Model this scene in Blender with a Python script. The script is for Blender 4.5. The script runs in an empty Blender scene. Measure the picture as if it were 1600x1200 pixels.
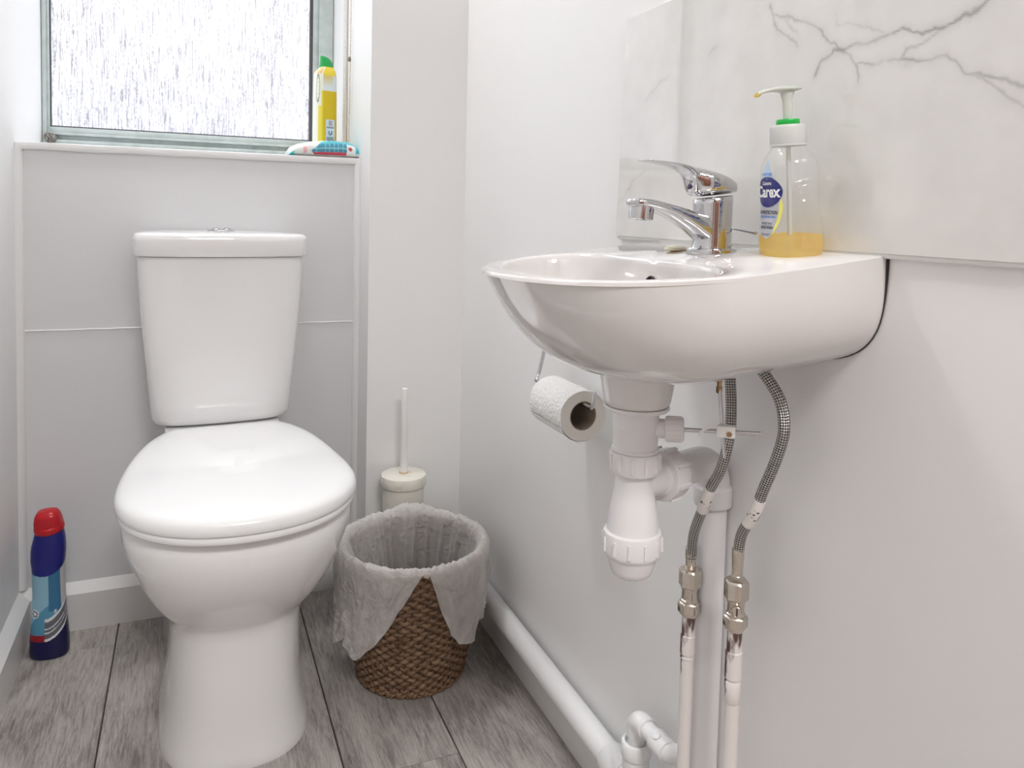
import bpy, bmesh, math, random
from mathutils import Vector, Matrix, noise
random.seed(7)
PI = math.pi
SC = bpy.context.scene
COL = SC.collection
V3 = Vector

# ------------------------------------------------------------------ mesh helpers
class MB:
    """collects vertices, faces, uvs and material indices; build() links ONE mesh object"""
    def __init__(self):
        self.v = []; self.f = []; self.m = []; self.uv = []; self.col = {}
    def add(self, vs, fs, mat=0, uvs=None, cols=None):
        o = len(self.v)
        self.v += [tuple(p) for p in vs]
        for i, f in enumerate(fs):
            self.f.append([o + k for k in f]); self.m.append(mat)
            self.uv.append(uvs[i] if uvs else None)
        if cols:
            for i, c in enumerate(cols): self.col[o + i] = c
        return o
    def rings(self, R, closed=True, cap0=True, cap1=True, mat=0, vlen=None, cols=None):
        n = len(R[0]); vs = [p for r in R for p in r]; fs = []; uv = []
        L = [0.0]
        for i in range(1, len(R)):
            L.append(L[-1] + ((V3(R[i][0]) - V3(R[i-1][0])).length if vlen is None else vlen[i] - vlen[i-1]))
        m = n if closed else n - 1
        for i in range(len(R) - 1):
            for j in range(m):
                k = (j + 1) % n
                fs.append([i*n + j, i*n + k, (i+1)*n + k, (i+1)*n + j])
                uv.append([(j/n, L[i]), ((j+1)/n, L[i]), ((j+1)/n, L[i+1]), (j/n, L[i+1])])
        if closed and cap0:
            fs.append(list(range(n))[::-1]); uv.append(None)
        if closed and cap1:
            fs.append([(len(R)-1)*n + j for j in range(n)]); uv.append(None)
        return self.add(vs, fs, mat, uv, cols)
    def lathe(self, prof, c=(0,0,0), axis=(0,0,1), n=40, mat=0, cap0=True, cap1=True):
        a = V3(axis).normalized()
        e = a.orthogonal().normalized(); g = a.cross(e)
        c = V3(c); R = []
        for r, h in prof:
            R.append([c + a*h + (e*math.cos(2*PI*j/n) + g*math.sin(2*PI*j/n))*r for j in range(n)])
        return self.rings(R, True, cap0, cap1, mat)
    def tube(self, pts, r, n=14, mat=0, caps=True):
        P = [V3(p) for p in pts]
        rr = r if isinstance(r, (list, tuple)) else [r]*len(P)
        T = []
        for i in range(len(P)):
            a = P[max(0, i-1)]; b = P[min(len(P)-1, i+1)]
            T.append((b - a).normalized())
        e = T[0].orthogonal().normalized(); R = []; L = [0]
        for i in range(len(P)):
            e = (e - T[i]*e.dot(T[i])).normalized(); g = T[i].cross(e)
            R.append([P[i] + (e*math.cos(2*PI*j/n) + g*math.sin(2*PI*j/n))*rr[i] for j in range(n)])
            if i: L.append(L[-1] + (P[i]-P[i-1]).length)
        return self.rings(R, True, caps, caps, mat, L)
    def box(self, x0, x1, y0, y1, z0, z1, mat=0):
        v = [(x,y,z) for z in (z0,z1) for y in (y0,y1) for x in (x0,x1)]
        return self.add(v, [[0,2,3,1],[4,5,7,6],[0,1,5,4],[2,6,7,3],[0,4,6,2],[1,3,7,5]], mat)
    def xform(self, M, start=0):
        for i in range(start, len(self.v)): self.v[i] = tuple(M @ V3(self.v[i]))
    def build(self, name, mats, parent=None, angle=38, bevel=0, seg=2, smooth=True, recalc=True, loc=None):
        me = bpy.data.meshes.new(name)
        me.from_pydata(self.v, [], self.f)
        mats = mats if isinstance(mats, (list, tuple)) else [mats]
        for m in mats: me.materials.append(m)
        me.polygons.foreach_set('material_index', self.m)
        if any(u is not None for u in self.uv):
            ul = me.uv_layers.new(name='UVMap')
            for p, u in zip(me.polygons, self.uv):
                if u:
                    for li, q in zip(p.loop_indices, u): ul.data[li].uv = q
        if self.col:
            ca = me.color_attributes.new('Col', 'FLOAT_COLOR', 'POINT')
            for i in range(len(self.v)):
                c = self.col.get(i, (1,1,1)); ca.data[i].color = (c[0], c[1], c[2], 1)
        if recalc:
            bm = bmesh.new(); bm.from_mesh(me)
            bmesh.ops.recalc_face_normals(bm, faces=bm.faces)
            if bevel:
                es = [e for e in bm.edges if len(e.link_faces) == 2 and e.calc_face_angle(0) > math.radians(35)]
                bmesh.ops.bevel(bm, geom=es, offset=bevel, segments=seg, affect='EDGES', profile=0.5, clamp_overlap=True)
            bm.to_mesh(me); bm.free()
        if smooth:
            me.shade_smooth(); me.set_sharp_from_angle(angle=math.radians(angle))
        me.update()
        o = bpy.data.objects.new(name, me); COL.objects.link(o)
        if parent: o.parent = parent
        if loc: o.location = loc
        return o

def thing(name, label, cat, loc=(0,0,0), rotz=0, group=None):
    o = bpy.data.objects.new(name, None); COL.objects.link(o)
    o.empty_display_size = 0.02
    o.location = loc; o.rotation_euler = (0, 0, rotz)
    return tag(o, label, cat, group)
def tag(o, label, cat, group=None):
    o['label'] = label; o['category'] = cat
    if group: o['group'] = group
    return o
def struct(o, label=None):
    o['kind'] = 'structure'
    if label: o['label'] = label
    return o
def smooth_path(pts, n=10):
    """Catmull-Rom"""
    P = [V3(p) for p in pts]; P = [P[0]*2 - P[1]] + P + [P[-1]*2 - P[-2]]
    out = []
    for i in range(1, len(P)-2):
        for k in range(n):
            t = k/n; a, b, c, d = P[i-1:i+3]
            out.append(0.5*((b*2) + (c-a)*t + (a*2 - b*5 + c*4 - d)*t*t + (b*3 - a - c*3 + d)*t**3))
    out.append(P[-2]); return out
def sellipse(a, b, n, N, ph=0):
    out = []
    for j in range(N):
        t = 2*PI*j/N + ph; c, s = math.cos(t), math.sin(t)
        out.append((math.copysign(abs(c)**(2/n), c)*a, math.copysign(abs(s)**(2/n), s)*b))
    return out
def lerp(a, b, t): return a + (b-a)*t
def sst(x, a, b):
    t = min(1, max(0, (x-a)/(b-a))); return t*t*(3-2*t)
def interp(tab, x):
    if x <= tab[0][0]: return tab[0][1:]
    for p, q in zip(tab, tab[1:]):
        if x <= q[0]:
            t = (x-p[0])/(q[0]-p[0]); return tuple(lerp(a, b, t) for a, b in zip(p[1:], q[1:]))
    return tab[-1][1:]
def text_shape(s, size, bold=0.0, align='CENTER'):
    cu = bpy.data.curves.new('lettering', 'FONT'); cu.body = s; cu.size = size; cu.align_x = align
    cu.offset = bold; cu.resolution_u = 4
    ob = bpy.data.objects.new('lettering', cu); COL.objects.link(ob)
    dg = bpy.context.evaluated_depsgraph_get(); dg.update()
    me = bpy.data.meshes.new_from_object(ob.evaluated_get(dg))
    vs = [(v.co.x, v.co.y) for v in me.vertices]; fs = [list(p.vertices) for p in me.polygons]
    bpy.data.objects.remove(ob); bpy.data.meshes.remove(me); bpy.data.curves.remove(cu)
    return vs, fs
def srgb(r, g, b):
    f = lambda c: (c/255/12.92) if c/255 <= 0.04045 else ((c/255+0.055)/1.055)**2.4
    return (f(r), f(g), f(b))

# ------------------------------------------------------------------ materials
def mat(name, color=(.8,.8,.8), rough=.5, metal=0, **kw):
    m = bpy.data.materials.new(name); m.use_nodes = True
    b = m.node_tree.nodes['Principled BSDF']
    b.inputs['Base Color'].default_value = (*color[:3], 1)
    b.inputs['Roughness'].default_value = rough
    b.inputs['Metallic'].default_value = metal
    for k, v in kw.items():
        b.inputs[k.replace('_', ' ')].default_value = v
    return m
def N(m, t, **kw):
    n = m.node_tree.nodes.new(t)
    for k, v in kw.items(): setattr(n, k, v)
    return n
def L(m, a, b): m.node_tree.links.new(a, b)
def bsdf(m): return m.node_tree.nodes['Principled BSDF']
def coords(m, scale=(1,1,1), kind='Object'):
    tc = N(m, 'ShaderNodeTexCoord'); mp = N(m, 'ShaderNodeMapping')
    mp.inputs['Scale'].default_value = scale
    L(m, tc.outputs[kind], mp.inputs['Vector']); return mp.outputs['Vector']
def add_noise(m, scale=20, coord=(1,1,1), detail=4, bump=0, dist=.001, c0=None, c1=None, lo=.35, hi=.65, rough=None, kind='Object'):
    v = coords(m, coord, kind)
    nz = N(m, 'ShaderNodeTexNoise'); nz.inputs['Scale'].default_value = scale; nz.inputs['Detail'].default_value = detail
    L(m, v, nz.inputs['Vector'])
    if c0 is not None:
        cr = N(m, 'ShaderNodeValToRGB'); cr.color_ramp.elements[0].position = lo; cr.color_ramp.elements[1].position = hi
        cr.color_ramp.elements[0].color = (*c0, 1); cr.color_ramp.elements[1].color = (*c1, 1)
        L(m, nz.outputs['Fac'], cr.inputs['Fac']); L(m, cr.outputs['Color'], bsdf(m).inputs['Base Color'])
    if bump:
        bp = N(m, 'ShaderNodeBump'); bp.inputs['Strength'].default_value = bump; bp.inputs['Distance'].default_value = dist
        L(m, nz.outputs['Fac'], bp.inputs['Height']); L(m, bp.outputs['Normal'], bsdf(m).inputs['Normal'])
    return nz
M = {}
M['wall'] = mat('wall_paint', (.86,.86,.86), .42)
add_noise(M['wall'], 30, (1,1,.25), 5, .25, .002)
M['panel'] = mat('panel_paint', (.72,.725,.74), .45)
add_noise(M['panel'], 26, (.4,1,1), 5, .3, .002)
M['trim'] = mat('trim_paint', (.80,.80,.80), .35)
add_noise(M['trim'], 60, (1,1,1), 3, .15, .001)
M['ceil'] = mat('ceiling_paint', (.85,.85,.85), .7)
M['ceramic'] = mat('ceramic', (.84,.84,.845), .07, Coat_Weight=.4, Coat_Roughness=.03)
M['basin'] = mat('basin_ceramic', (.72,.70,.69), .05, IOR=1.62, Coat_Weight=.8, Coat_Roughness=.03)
M['seat'] = mat('seat_plastic', (.86,.87,.88), .16)
M['pvc'] = mat('pvc_white', (.80,.79,.80), .28)
M['pvc_bright'] = mat('pvc_bright', (.84,.85,.86), .28)
M['chrome'] = mat('chrome', (.62,.62,.635), .03, 1)
M['steel'] = mat('steel_rod', (.62,.62,.64), .2, 1)
M['nickel'] = mat('nickel', (.66,.60,.53), .22, 1)
add_noise(M['nickel'], 300, (1,1,1), 3, .2, .0004)
M['brass'] = mat('brass', (.42,.28,.16), .3, 1)
M['dark'] = mat('dark_gap', (.03,.025,.025), .6)
M['white'] = mat('white_plastic', (.86,.85,.84), .35)
M['cream'] = mat('cream_plastic', (.82,.80,.71), .35)
add_noise(M['cream'], 45, (1,1,1), 4, 0, 0, (.70,.64,.50), (.84,.82,.74), .28, .42)
M['grout'] = mat('silicone', (.82,.82,.80), .35)
M['soap'] = mat('soap_sliver', (.86,.80,.62), .4, Subsurface_Weight=.2)
M['frame'] = mat('window_frame_paint', srgb(196,209,207), .35)
add_noise(M['frame'], 40, (1,1,1), 4, .15, .001, srgb(190,202,199), srgb(206,216,215), .3, .6)
M['seal'] = mat('window_gasket', (.10,.10,.11), .6)
M['mould'] = mat('grimy_corner', (.2,.17,.14), .8)
add_noise(M['mould'], 260, (1,1,1), 4, .8, .003, (.04,.03,.03), (.45,.42,.38))
M['paper'] = mat('tissue', (.88,.88,.87), .9)
v = coords(M['paper'], (1,1,1), 'UV')
vo = N(M['paper'], 'ShaderNodeTexVoronoi'); vo.inputs['Scale'].default_value = 1
mp = [n for n in M['paper'].node_tree.nodes if n.type == 'MAPPING'][0]; mp.inputs['Scale'].default_value = (46, 260, 1)
L(M['paper'], v, vo.inputs['Vector'])
bp = N(M['paper'], 'ShaderNodeBump'); bp.inputs['Strength'].default_value = 1.0; bp.inputs['Distance'].default_value = .002
L(M['paper'], vo.outputs['Distance'], bp.inputs['Height']); L(M['paper'], bp.outputs['Normal'], bsdf(M['paper']).inputs['Normal'])
M['paper_end'] = mat('tissue_end', (.80,.77,.71), .9)
M['card'] = mat('cardboard_core', (.33,.27,.21), .9)

# painted metal pipe: white gloss, bare dark streaks near the top
def pipe_mat():
    m = mat('painted_pipe', (.8,.77,.75), .35)
    nz = add_noise(m, 60, (1,1,.35), 5, .35, .001)
    tc = N(m, 'ShaderNodeTexCoord'); sx = N(m, 'ShaderNodeSeparateXYZ'); L(m, tc.outputs['Object'], sx.inputs['Vector'])
    mr = N(m, 'ShaderNodeMapRange'); mr.inputs['From Min'].default_value = -.11; mr.inputs['From Max'].default_value = -.0
    mr.inputs['To Min'].default_value = 0; mr.inputs['To Max'].default_value = .19
    L(m, sx.outputs['Z'], mr.inputs['Value'])
    ad = N(m, 'ShaderNodeMath', operation='ADD'); L(m, nz.outputs['Fac'], ad.inputs[0]); L(m, mr.outputs['Result'], ad.inputs[1])
    cr = N(m, 'ShaderNodeValToRGB'); e = cr.color_ramp.elements
    e[0].position = .70; e[0].color = (.76,.72,.70,1); e[1].position = .78; e[1].color = (.10,.05,.045,1)
    L(m, ad.outputs[0], cr.inputs['Fac']); L(m, cr.outputs['Color'], bsdf(m).inputs['Base Color'])
    return m
M['pipe'] = pipe_mat()

def braid_mat():
    m = mat('braided_steel', (.6,.6,.6), .28, 1)
    tc = N(m, 'ShaderNodeTexCoord'); sp = N(m, 'ShaderNodeSeparateXYZ'); L(m, tc.outputs['UV'], sp.inputs['Vector'])
    def mad(a, b, c, op='MULTIPLY_ADD'):
        n = N(m, 'ShaderNodeMath', operation=op); L(m, a, n.inputs[0]); n.inputs[1].default_value = b
        if op == 'MULTIPLY_ADD': n.inputs[2].default_value = c
        return n.outputs[0]
    def op(o, a, b=None):
        n = N(m, 'ShaderNodeMath', operation=o); L(m, a, n.inputs[0])
        if b is not None: L(m, b, n.inputs[1])
        return n.outputs[0]
    u = mad(sp.outputs['X'], 2*PI*7, 0); w = mad(sp.outputs['Y'], 2*PI/.0052, 0)
    a = op('SINE', op('ADD', u, w)); b = op('SINE', op('SUBTRACT', u, w))
    h = op('MULTIPLY', a, b)
    cr = N(m, 'ShaderNodeValToRGB'); e = cr.color_ramp.elements
    e[0].color = (.08,.076,.07,1); e[1].color = (.68,.66,.64,1)
    mr = N(m, 'ShaderNodeMapRange'); mr.inputs['From Min'].default_value = -1; mr.inputs['From Max'].default_value = 1
    L(m, h, mr.inputs['Value']); L(m, mr.outputs['Result'], cr.inputs['Fac']); L(m, cr.outputs['Color'], bsdf(m).inputs['Base Color'])
    e[0].position = .26; e[1].position = .66
    bp = N(m, 'ShaderNodeBump'); bp.inputs['Strength'].default_value = .7; bp.inputs['Distance'].default_value = .001
    L(m, h, bp.inputs['Height']); L(m, bp.outputs['Normal'], bsdf(m).inputs['Normal'])
    return m
M['braid'] = braid_mat()

def attr_mat(name, rough=.3, **kw):
    m = mat(name, (1,1,1), rough, 0, **kw)
    a = N(m, 'ShaderNodeAttribute', attribute_name='Col'); L(m, a.outputs['Color'], bsdf(m).inputs['Base Color'])
    return m
M['print'] = attr_mat('printed_plastic', .28)
M['film'] = attr_mat('printed_film', .3, Coat_Weight=.3)
M['marble'] = attr_mat('marble_tile_glaze', .035, IOR=1.75, Coat_Weight=.5, Coat_Roughness=.02)
nzm = N(M['marble'], 'ShaderNodeTexNoise'); nzm.inputs['Scale'].default_value = 55; nzm.inputs['Detail'].default_value = 6
L(M['marble'], coords(M['marble']), nzm.inputs['Vector'])
bp = N(M['marble'], 'ShaderNodeBump'); bp.inputs['Strength'].default_value = .02; bp.inputs['Distance'].default_value = .001
L(M['marble'], nzm.outputs['Fac'], bp.inputs['Height']); L(M['marble'], bp.outputs['Normal'], bsdf(M['marble']).inputs['Normal'])

def floor_mat():
    m = mat('laminate_planks', (.3,.28,.27), .45)
    at = N(m, 'ShaderNodeAttribute', attribute_name='Col')
    sp = N(m, 'ShaderNodeSeparateColor'); L(m, at.outputs['Color'], sp.inputs['Color'])
    tc = N(m, 'ShaderNodeTexCoord')
    off = N(m, 'ShaderNodeCombineXYZ'); mu = N(m, 'ShaderNodeMath', operation='MULTIPLY'); mu.inputs[1].default_value = 9
    L(m, sp.outputs['Green'], mu.inputs[0]); L(m, mu.outputs[0], off.inputs['X']); L(m, mu.outputs[0], off.inputs['Y'])
    ad = N(m, 'ShaderNodeVectorMath', operation='ADD'); L(m, tc.outputs['Object'], ad.inputs[0]); L(m, off.outputs[0], ad.inputs[1])
    def nz(sc, scale, det, dist=0):
        mp = N(m, 'ShaderNodeMapping'); mp.inputs['Scale'].default_value = sc; L(m, ad.outputs[0], mp.inputs['Vector'])
        n = N(m, 'ShaderNodeTexNoise'); n.inputs['Scale'].default_value = scale; n.inputs['Detail'].default_value = det
        n.inputs['Distortion'].default_value = dist; L(m, mp.outputs['Vector'], n.inputs['Vector']); return n.outputs['Fac']
    grain = nz((1,.10,1), 230, 6, .8); broad = nz((1,.30,1), 10, 6, 1.4); fine = nz((1,.2,1), 600, 3)
    wv = N(m, 'ShaderNodeMapRange'); wv.inputs['From Min'].default_value = .3; wv.inputs['From Max'].default_value = .7
    L(m, grain, wv.inputs['Value'])
    def mix(a, b, wa, wb):
        x = N(m, 'ShaderNodeMath', operation='MULTIPLY'); L(m, a, x.inputs[0]); x.inputs[1].default_value = wa
        y = N(m, 'ShaderNodeMath', operation='MULTIPLY_ADD'); L(m, b, y.inputs[0]); y.inputs[1].default_value = wb; L(m, x.outputs[0], y.inputs[2]); return y.outputs[0]
    s = mix(mix(wv.outputs['Result'], broad, .25, .62), fine, 1, .20)
    s2 = N(m, 'ShaderNodeMath', operation='ADD'); L(m, s, s2.inputs[0]); L(m, sp.outputs['Red'], s2.inputs[1])
    cr = N(m, 'ShaderNodeValToRGB'); e = cr.color_ramp.elements
    e[0].position = .33; e[0].color = (*srgb(112,106,103), 1); e[1].position = .86; e[1].color = (*srgb(204,197,191), 1)
    x = cr.color_ramp.elements.new(.555); x.color = (*srgb(165,160,155), 1)
    L(m, s2.outputs[0], cr.inputs['Fac']); L(m, cr.outputs['Color'], bsdf(m).inputs['Base Color'])
    bp = N(m, 'ShaderNodeBump'); bp.inputs['Strength'].default_value = .25; bp.inputs['Distance'].default_value = .0008
    L(m, grain, bp.inputs['Height']); L(m, bp.outputs['Normal'], bsdf(m).inputs['Normal'])
    return m
M['floor'] = floor_mat()

def glass_pane_mat():
    """patterned privacy glass: fine vertical reeding that breaks up towards the bottom"""
    m = bpy.data.materials.new('patterned_privacy_glass'); m.use_nodes = True
    t = m.node_tree; t.nodes.clear()
    out = t.nodes.new('ShaderNodeOutputMaterial')
    tc = N(m, 'ShaderNodeTexCoord')
    def nz(sc, scale, det, dist=0):
        mp = N(m, 'ShaderNodeMapping'); mp.inputs['Scale'].default_value = sc; L(m, tc.outputs['Object'], mp.inputs['Vector'])
        n = N(m, 'ShaderNodeTexNoise'); n.inputs['Scale'].default_value = scale; n.inputs['Detail'].default_value = det
        n.inputs['Distortion'].default_value = dist; L(m, mp.outputs['Vector'], n.inputs['Vector']); return n.outputs['Fac']
    lines = nz((1,1,.04), 430, 2, .2); grit = nz((1,1,.4), 340, 3, .5); patch = nz((1,1,.5), 7, 3)
    def math_(op, a, b):
        n = N(m, 'ShaderNodeMath', operation=op)
        for i, q in enumerate((a, b)):
            if isinstance(q, (int, float)): n.inputs[i].default_value = q
            else: L(m, q, n.inputs[i])
        return n.outputs[0]
    h = math_('ADD', math_('MULTIPLY', lines, .62), math_('MULTIPLY', grit, .38))
    h2 = math_('ADD', h, math_('MULTIPLY', patch, .10))
    cr = N(m, 'ShaderNodeValToRGB'); e = cr.color_ramp.elements
    e[0].position = .44; e[0].color = (.33,.33,.37,1); e[1].position = .555; e[1].color = (1,1,1,1)
    L(m, h2, cr.inputs['Fac'])
    bp = N(m, 'ShaderNodeBump'); bp.inputs['Strength'].default_value = .5; bp.inputs['Distance'].default_value = .002
    L(m, h, bp.inputs['Height'])
    tr = N(m, 'ShaderNodeBsdfTransparent'); L(m, cr.outputs['Color'], tr.inputs['Color'])
    tl = N(m, 'ShaderNodeBsdfTranslucent'); tl.inputs['Color'].default_value = (.95,.95,.98,1); L(m, bp.outputs['Normal'], tl.inputs['Normal'])
    gl = N(m, 'ShaderNodeBsdfGlossy'); gl.inputs['Roughness'].default_value = .12; L(m, bp.outputs['Normal'], gl.inputs['Normal'])
    a = N(m, 'ShaderNodeMixShader'); a.inputs[0].default_value = .18; L(m, tr.outputs[0], a.inputs[1]); L(m, tl.outputs[0], a.inputs[2])
    b = N(m, 'ShaderNodeMixShader'); b.inputs[0].default_value = .05; L(m, a.outputs[0], b.inputs[1]); L(m, gl.outputs[0], b.inputs[2])
    L(m, b.outputs[0], out.inputs['Surface'])
    return m
M['pane'] = glass_pane_mat()

def clear_mat(name, tint, gloss=.06, rough=.04, edge=None):
    """thin clear plastic: straight-through transmission, fresnel gloss, a little haze"""
    m = bpy.data.materials.new(name); m.use_nodes = True; t = m.node_tree; t.nodes.clear()
    out = t.nodes.new('ShaderNodeOutputMaterial')
    lw = N(m, 'ShaderNodeLayerWeight'); lw.inputs['Blend'].default_value = .25
    cr = N(m, 'ShaderNodeValToRGB'); cr.color_ramp.elements[0].color = (*tint, 1); cr.color_ramp.elements[1].color = (*(edge or [c*.6 for c in tint]), 1)
    cr.color_ramp.elements[0].position = .35
    L(m, lw.outputs['Facing'], cr.inputs['Fac'])
    tr = N(m, 'ShaderNodeBsdfTransparent'); L(m, cr.outputs['Color'], tr.inputs['Color'])
    df = N(m, 'ShaderNodeBsdfDiffuse'); df.inputs['Color'].default_value = (.85,.87,.86,1)
    gl = N(m, 'ShaderNodeBsdfGlossy'); gl.inputs['Roughness'].default_value = rough
    nz = N(m, 'ShaderNodeTexNoise'); nz.inputs['Scale'].default_value = 40; L(m, coords(m), nz.inputs['Vector'])
    bp = N(m, 'ShaderNodeBump'); bp.inputs['Strength'].default_value = .25; bp.inputs['Distance'].default_value = .002
    L(m, nz.outputs['Fac'], bp.inputs['Height']); L(m, bp.outputs['Normal'], gl.inputs['Normal'])
    a = N(m, 'ShaderNodeMixShader'); a.inputs[0].default_value = .10; L(m, tr.outputs[0], a.inputs[1]); L(m, df.outputs[0], a.inputs[2])
    mr = N(m, 'ShaderNodeMapRange'); mr.inputs['From Min'].default_value = .5; mr.inputs['To Min'].default_value = .035; mr.inputs['To Max'].default_value = .30
    L(m, lw.outputs['Facing'], mr.inputs['Value'])
    b = N(m, 'ShaderNodeMixShader'); L(m, mr.outputs['Result'], b.inputs[0]); L(m, a.outputs[0], b.inputs[1]); L(m, gl.outputs[0], b.inputs[2])
    L(m, b.outputs[0], out.inputs['Surface']); return m
M['clear'] = clear_mat('clear_bottle_plastic', (.985,.988,.985), edge=(.90,.91,.905))
def liquid_mat():
    m = bpy.data.materials.new('amber_liquid'); m.use_nodes = True; t = m.node_tree; t.nodes.clear()
    out = t.nodes.new('ShaderNodeOutputMaterial')
    tr = N(m, 'ShaderNodeBsdfTransparent'); tr.inputs['Color'].default_value = (1,.86,.36,1)
    tl = N(m, 'ShaderNodeBsdfTranslucent'); tl.inputs['Color'].default_value = (1,.76,.14,1)
    df = N(m, 'ShaderNodeBsdfDiffuse'); df.inputs['Color'].default_value = (1,.74,.16,1)
    gl = N(m, 'ShaderNodeBsdfGlossy'); gl.inputs['Roughness'].default_value = .08
    a = N(m, 'ShaderNodeMixShader'); a.inputs[0].default_value = .5; L(m, tl.outputs[0], a.inputs[1]); L(m, df.outputs[0], a.inputs[2])
    b = N(m, 'ShaderNodeMixShader'); b.inputs[0].default_value = .38; L(m, tr.outputs[0], b.inputs[1]); L(m, a.outputs[0], b.inputs[2])
    c = N(m, 'ShaderNodeMixShader'); c.inputs[0].default_value = .05; L(m, b.outputs[0], c.inputs[1]); L(m, gl.outputs[0], c.inputs[2])
    L(m, c.outputs[0], out.inputs['Surface']); return m
M['liquid'] = liquid_mat()
M['frost'] = mat('frosted_plastic', (.86,.87,.80), .3, 0, Transmission_Weight=.35, Subsurface_Weight=.15)
M['capridge'] = mat('ridged_cap_plastic', (.72,.73,.71), .4, 0, Transmission_Weight=.15)
M['green'] = mat('green_plastic', (.01,.42,.06), .3)
def liner_mat():
    m = bpy.data.materials.new('bin_liner_film'); m.use_nodes = True; t = m.node_tree; t.nodes.clear()
    out = t.nodes.new('ShaderNodeOutputMaterial')
    tr = N(m, 'ShaderNodeBsdfTransparent'); tr.inputs['Color'].default_value = (.97,.96,.95,1)
    df = N(m, 'ShaderNodeBsdfDiffuse'); df.inputs['Color'].default_value = (.97,.96,.95,1)
    tl = N(m, 'ShaderNodeBsdfTranslucent'); tl.inputs['Color'].default_value = (.93,.92,.90,1)
    gl = N(m, 'ShaderNodeBsdfGlossy'); gl.inputs['Roughness'].default_value = .35
    nz = N(m, 'ShaderNodeTexNoise'); nz.inputs['Scale'].default_value = 38; nz.inputs['Detail'].default_value = 3; nz.inputs['Distortion'].default_value = 1.5; L(m, coords(m), nz.inputs['Vector'])
    bp = N(m, 'ShaderNodeBump'); bp.inputs['Strength'].default_value = .7; bp.inputs['Distance'].default_value = .008; L(m, nz.outputs['Fac'], bp.inputs['Height'])
    for s in (df, tl, gl): L(m, bp.outputs['Normal'], s.inputs['Normal'])
    lw = N(m, 'ShaderNodeLayerWeight'); lw.inputs['Blend'].default_value = .35
    mr = N(m, 'ShaderNodeMapRange'); mr.inputs['To Min'].default_value = .68; mr.inputs['To Max'].default_value = .97; L(m, lw.outputs['Facing'], mr.inputs['Value'])
    a = N(m, 'ShaderNodeMixShader'); a.inputs[0].default_value = .4; L(m, df.outputs[0], a.inputs[1]); L(m, tl.outputs[0], a.inputs[2])
    b = N(m, 'ShaderNodeMixShader'); L(m, mr.outputs['Result'], b.inputs[0]); L(m, tr.outputs[0], b.inputs[1]); L(m, a.outputs[0], b.inputs[2])
    c = N(m, 'ShaderNodeMixShader'); c.inputs[0].default_value = .05; L(m, b.outputs[0], c.inputs[1]); L(m, gl.outputs[0], c.inputs[2])
    L(m, c.outputs[0], out.inputs['Surface']); return m
M['liner'] = liner_mat()
M['wicker'] = attr_mat('seagrass_wicker', .6)
nzw = N(M['wicker'], 'ShaderNodeTexNoise'); nzw.inputs['Scale'].default_value = 420; nzw.inputs['Detail'].default_value = 3
L(M['wicker'], coords(M['wicker']), nzw.inputs['Vector'])
bp = N(M['wicker'], 'ShaderNodeBump'); bp.inputs['Strength'].default_value = .5; bp.inputs['Distance'].default_value = .0015
L(M['wicker'], nzw.outputs['Fac'], bp.inputs['Height']); L(M['wicker'], bp.outputs['Normal'], bsdf(M['wicker']).inputs['Normal'])
M['navy'] = mat('print_navy', srgb(38,42,120), .3)
M['ltblue'] = mat('print_light_blue', srgb(190,210,232), .3)
M['midblue'] = mat('print_mid_blue', srgb(90,140,215), .3)
M['lgrey'] = mat('print_grey', srgb(186,188,196), .3)
M['yellow'] = mat('print_yellow', srgb(236,232,110), .3)
M['pwhite'] = mat('print_white', (.9,.9,.9), .3)
M['pblack'] = mat('print_dark', srgb(44,44,60), .4)
M['pred'] = mat('print_red', srgb(170,90,90), .4)
M['redcap'] = mat('red_cap_plastic', srgb(190,26,38), .3)
M['door'] = mat('brown_door_wood', (.16,.065,.035), .4)
add_noise(M['door'], 14, (6,6,.5), 5, .1, .001, (.12,.045,.025), (.22,.095,.05))
M['hall'] = mat('hall_paint', (.34,.27,.23), .6)
M['tape'] = mat('blind_tape', srgb(214,208,200), .7)
M['bead'] = mat('bead_chain', srgb(196,186,172), .4)
M['lamp'] = bpy.data.materials.new('lamp_glow'); M['lamp'].use_nodes = True
_b = bsdf(M['lamp']); _b.inputs['Emission Color'].default_value = (1,.97,.93,1); _b.inputs['Emission Strength'].default_value = 2

# ------------------------------------------------------------------ measures
XL, XR = -.3075, .5655            # left and right wall faces
YP, YB = 1.721, 1.631             # lower panel face, back wall (right of the window)
YF = -.30                         # wall behind the viewer
RV0, RV1 = .3515, .336            # reveal face: at YB, at the window frame
YW = 2.01                         # room face of the window frame
SZ = .9665                        # sill top
CEIL = 2.35

# ------------------------------------------------------------------ setting
# floor: one mesh of planks with fine joints
fb = MB()
W = .1755; x = .2165 - W*5; k = 0
butts = {2: 1.626, 5: 1.104, 3: .52, 4: .86, 6: .55}
while x < .9:
    y = -1.9; cut = butts.get(k, .3 + .37*k % 1.1); cut -= 1.3*math.ceil((cut + 1.9)/1.3)
    ys = [cut + 1.3*i for i in range(6)]
    for a, b in zip(ys, ys[1:]):
        g = .0008
        tone = random.uniform(-.06, .06); sd = random.random()
        if k == 3: tone, sd = .03, .37
        if k == 2: tone = -.15
        if k == 4: tone = .02
        x0, x1, y0, y1 = x+g, x+W-g, a+g, b-g
        c = .0012
        vs = [(x0,y0,-.002),(x1,y0,-.002),(x1,y1,-.002),(x0,y1,-.002),(x0+c,y0+c,0),(x1-c,y0+c,0),(x1-c,y1-c,0),(x0+c,y1-c,0)]
        fb.add(vs, [[4,5,6,7],[0,1,5,4],[1,2,6,5],[2,3,7,6],[3,0,4,7]], 0, None, [(tone+.5-.5, sd, 0)]*8)
    x += W; k += 1
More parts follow.
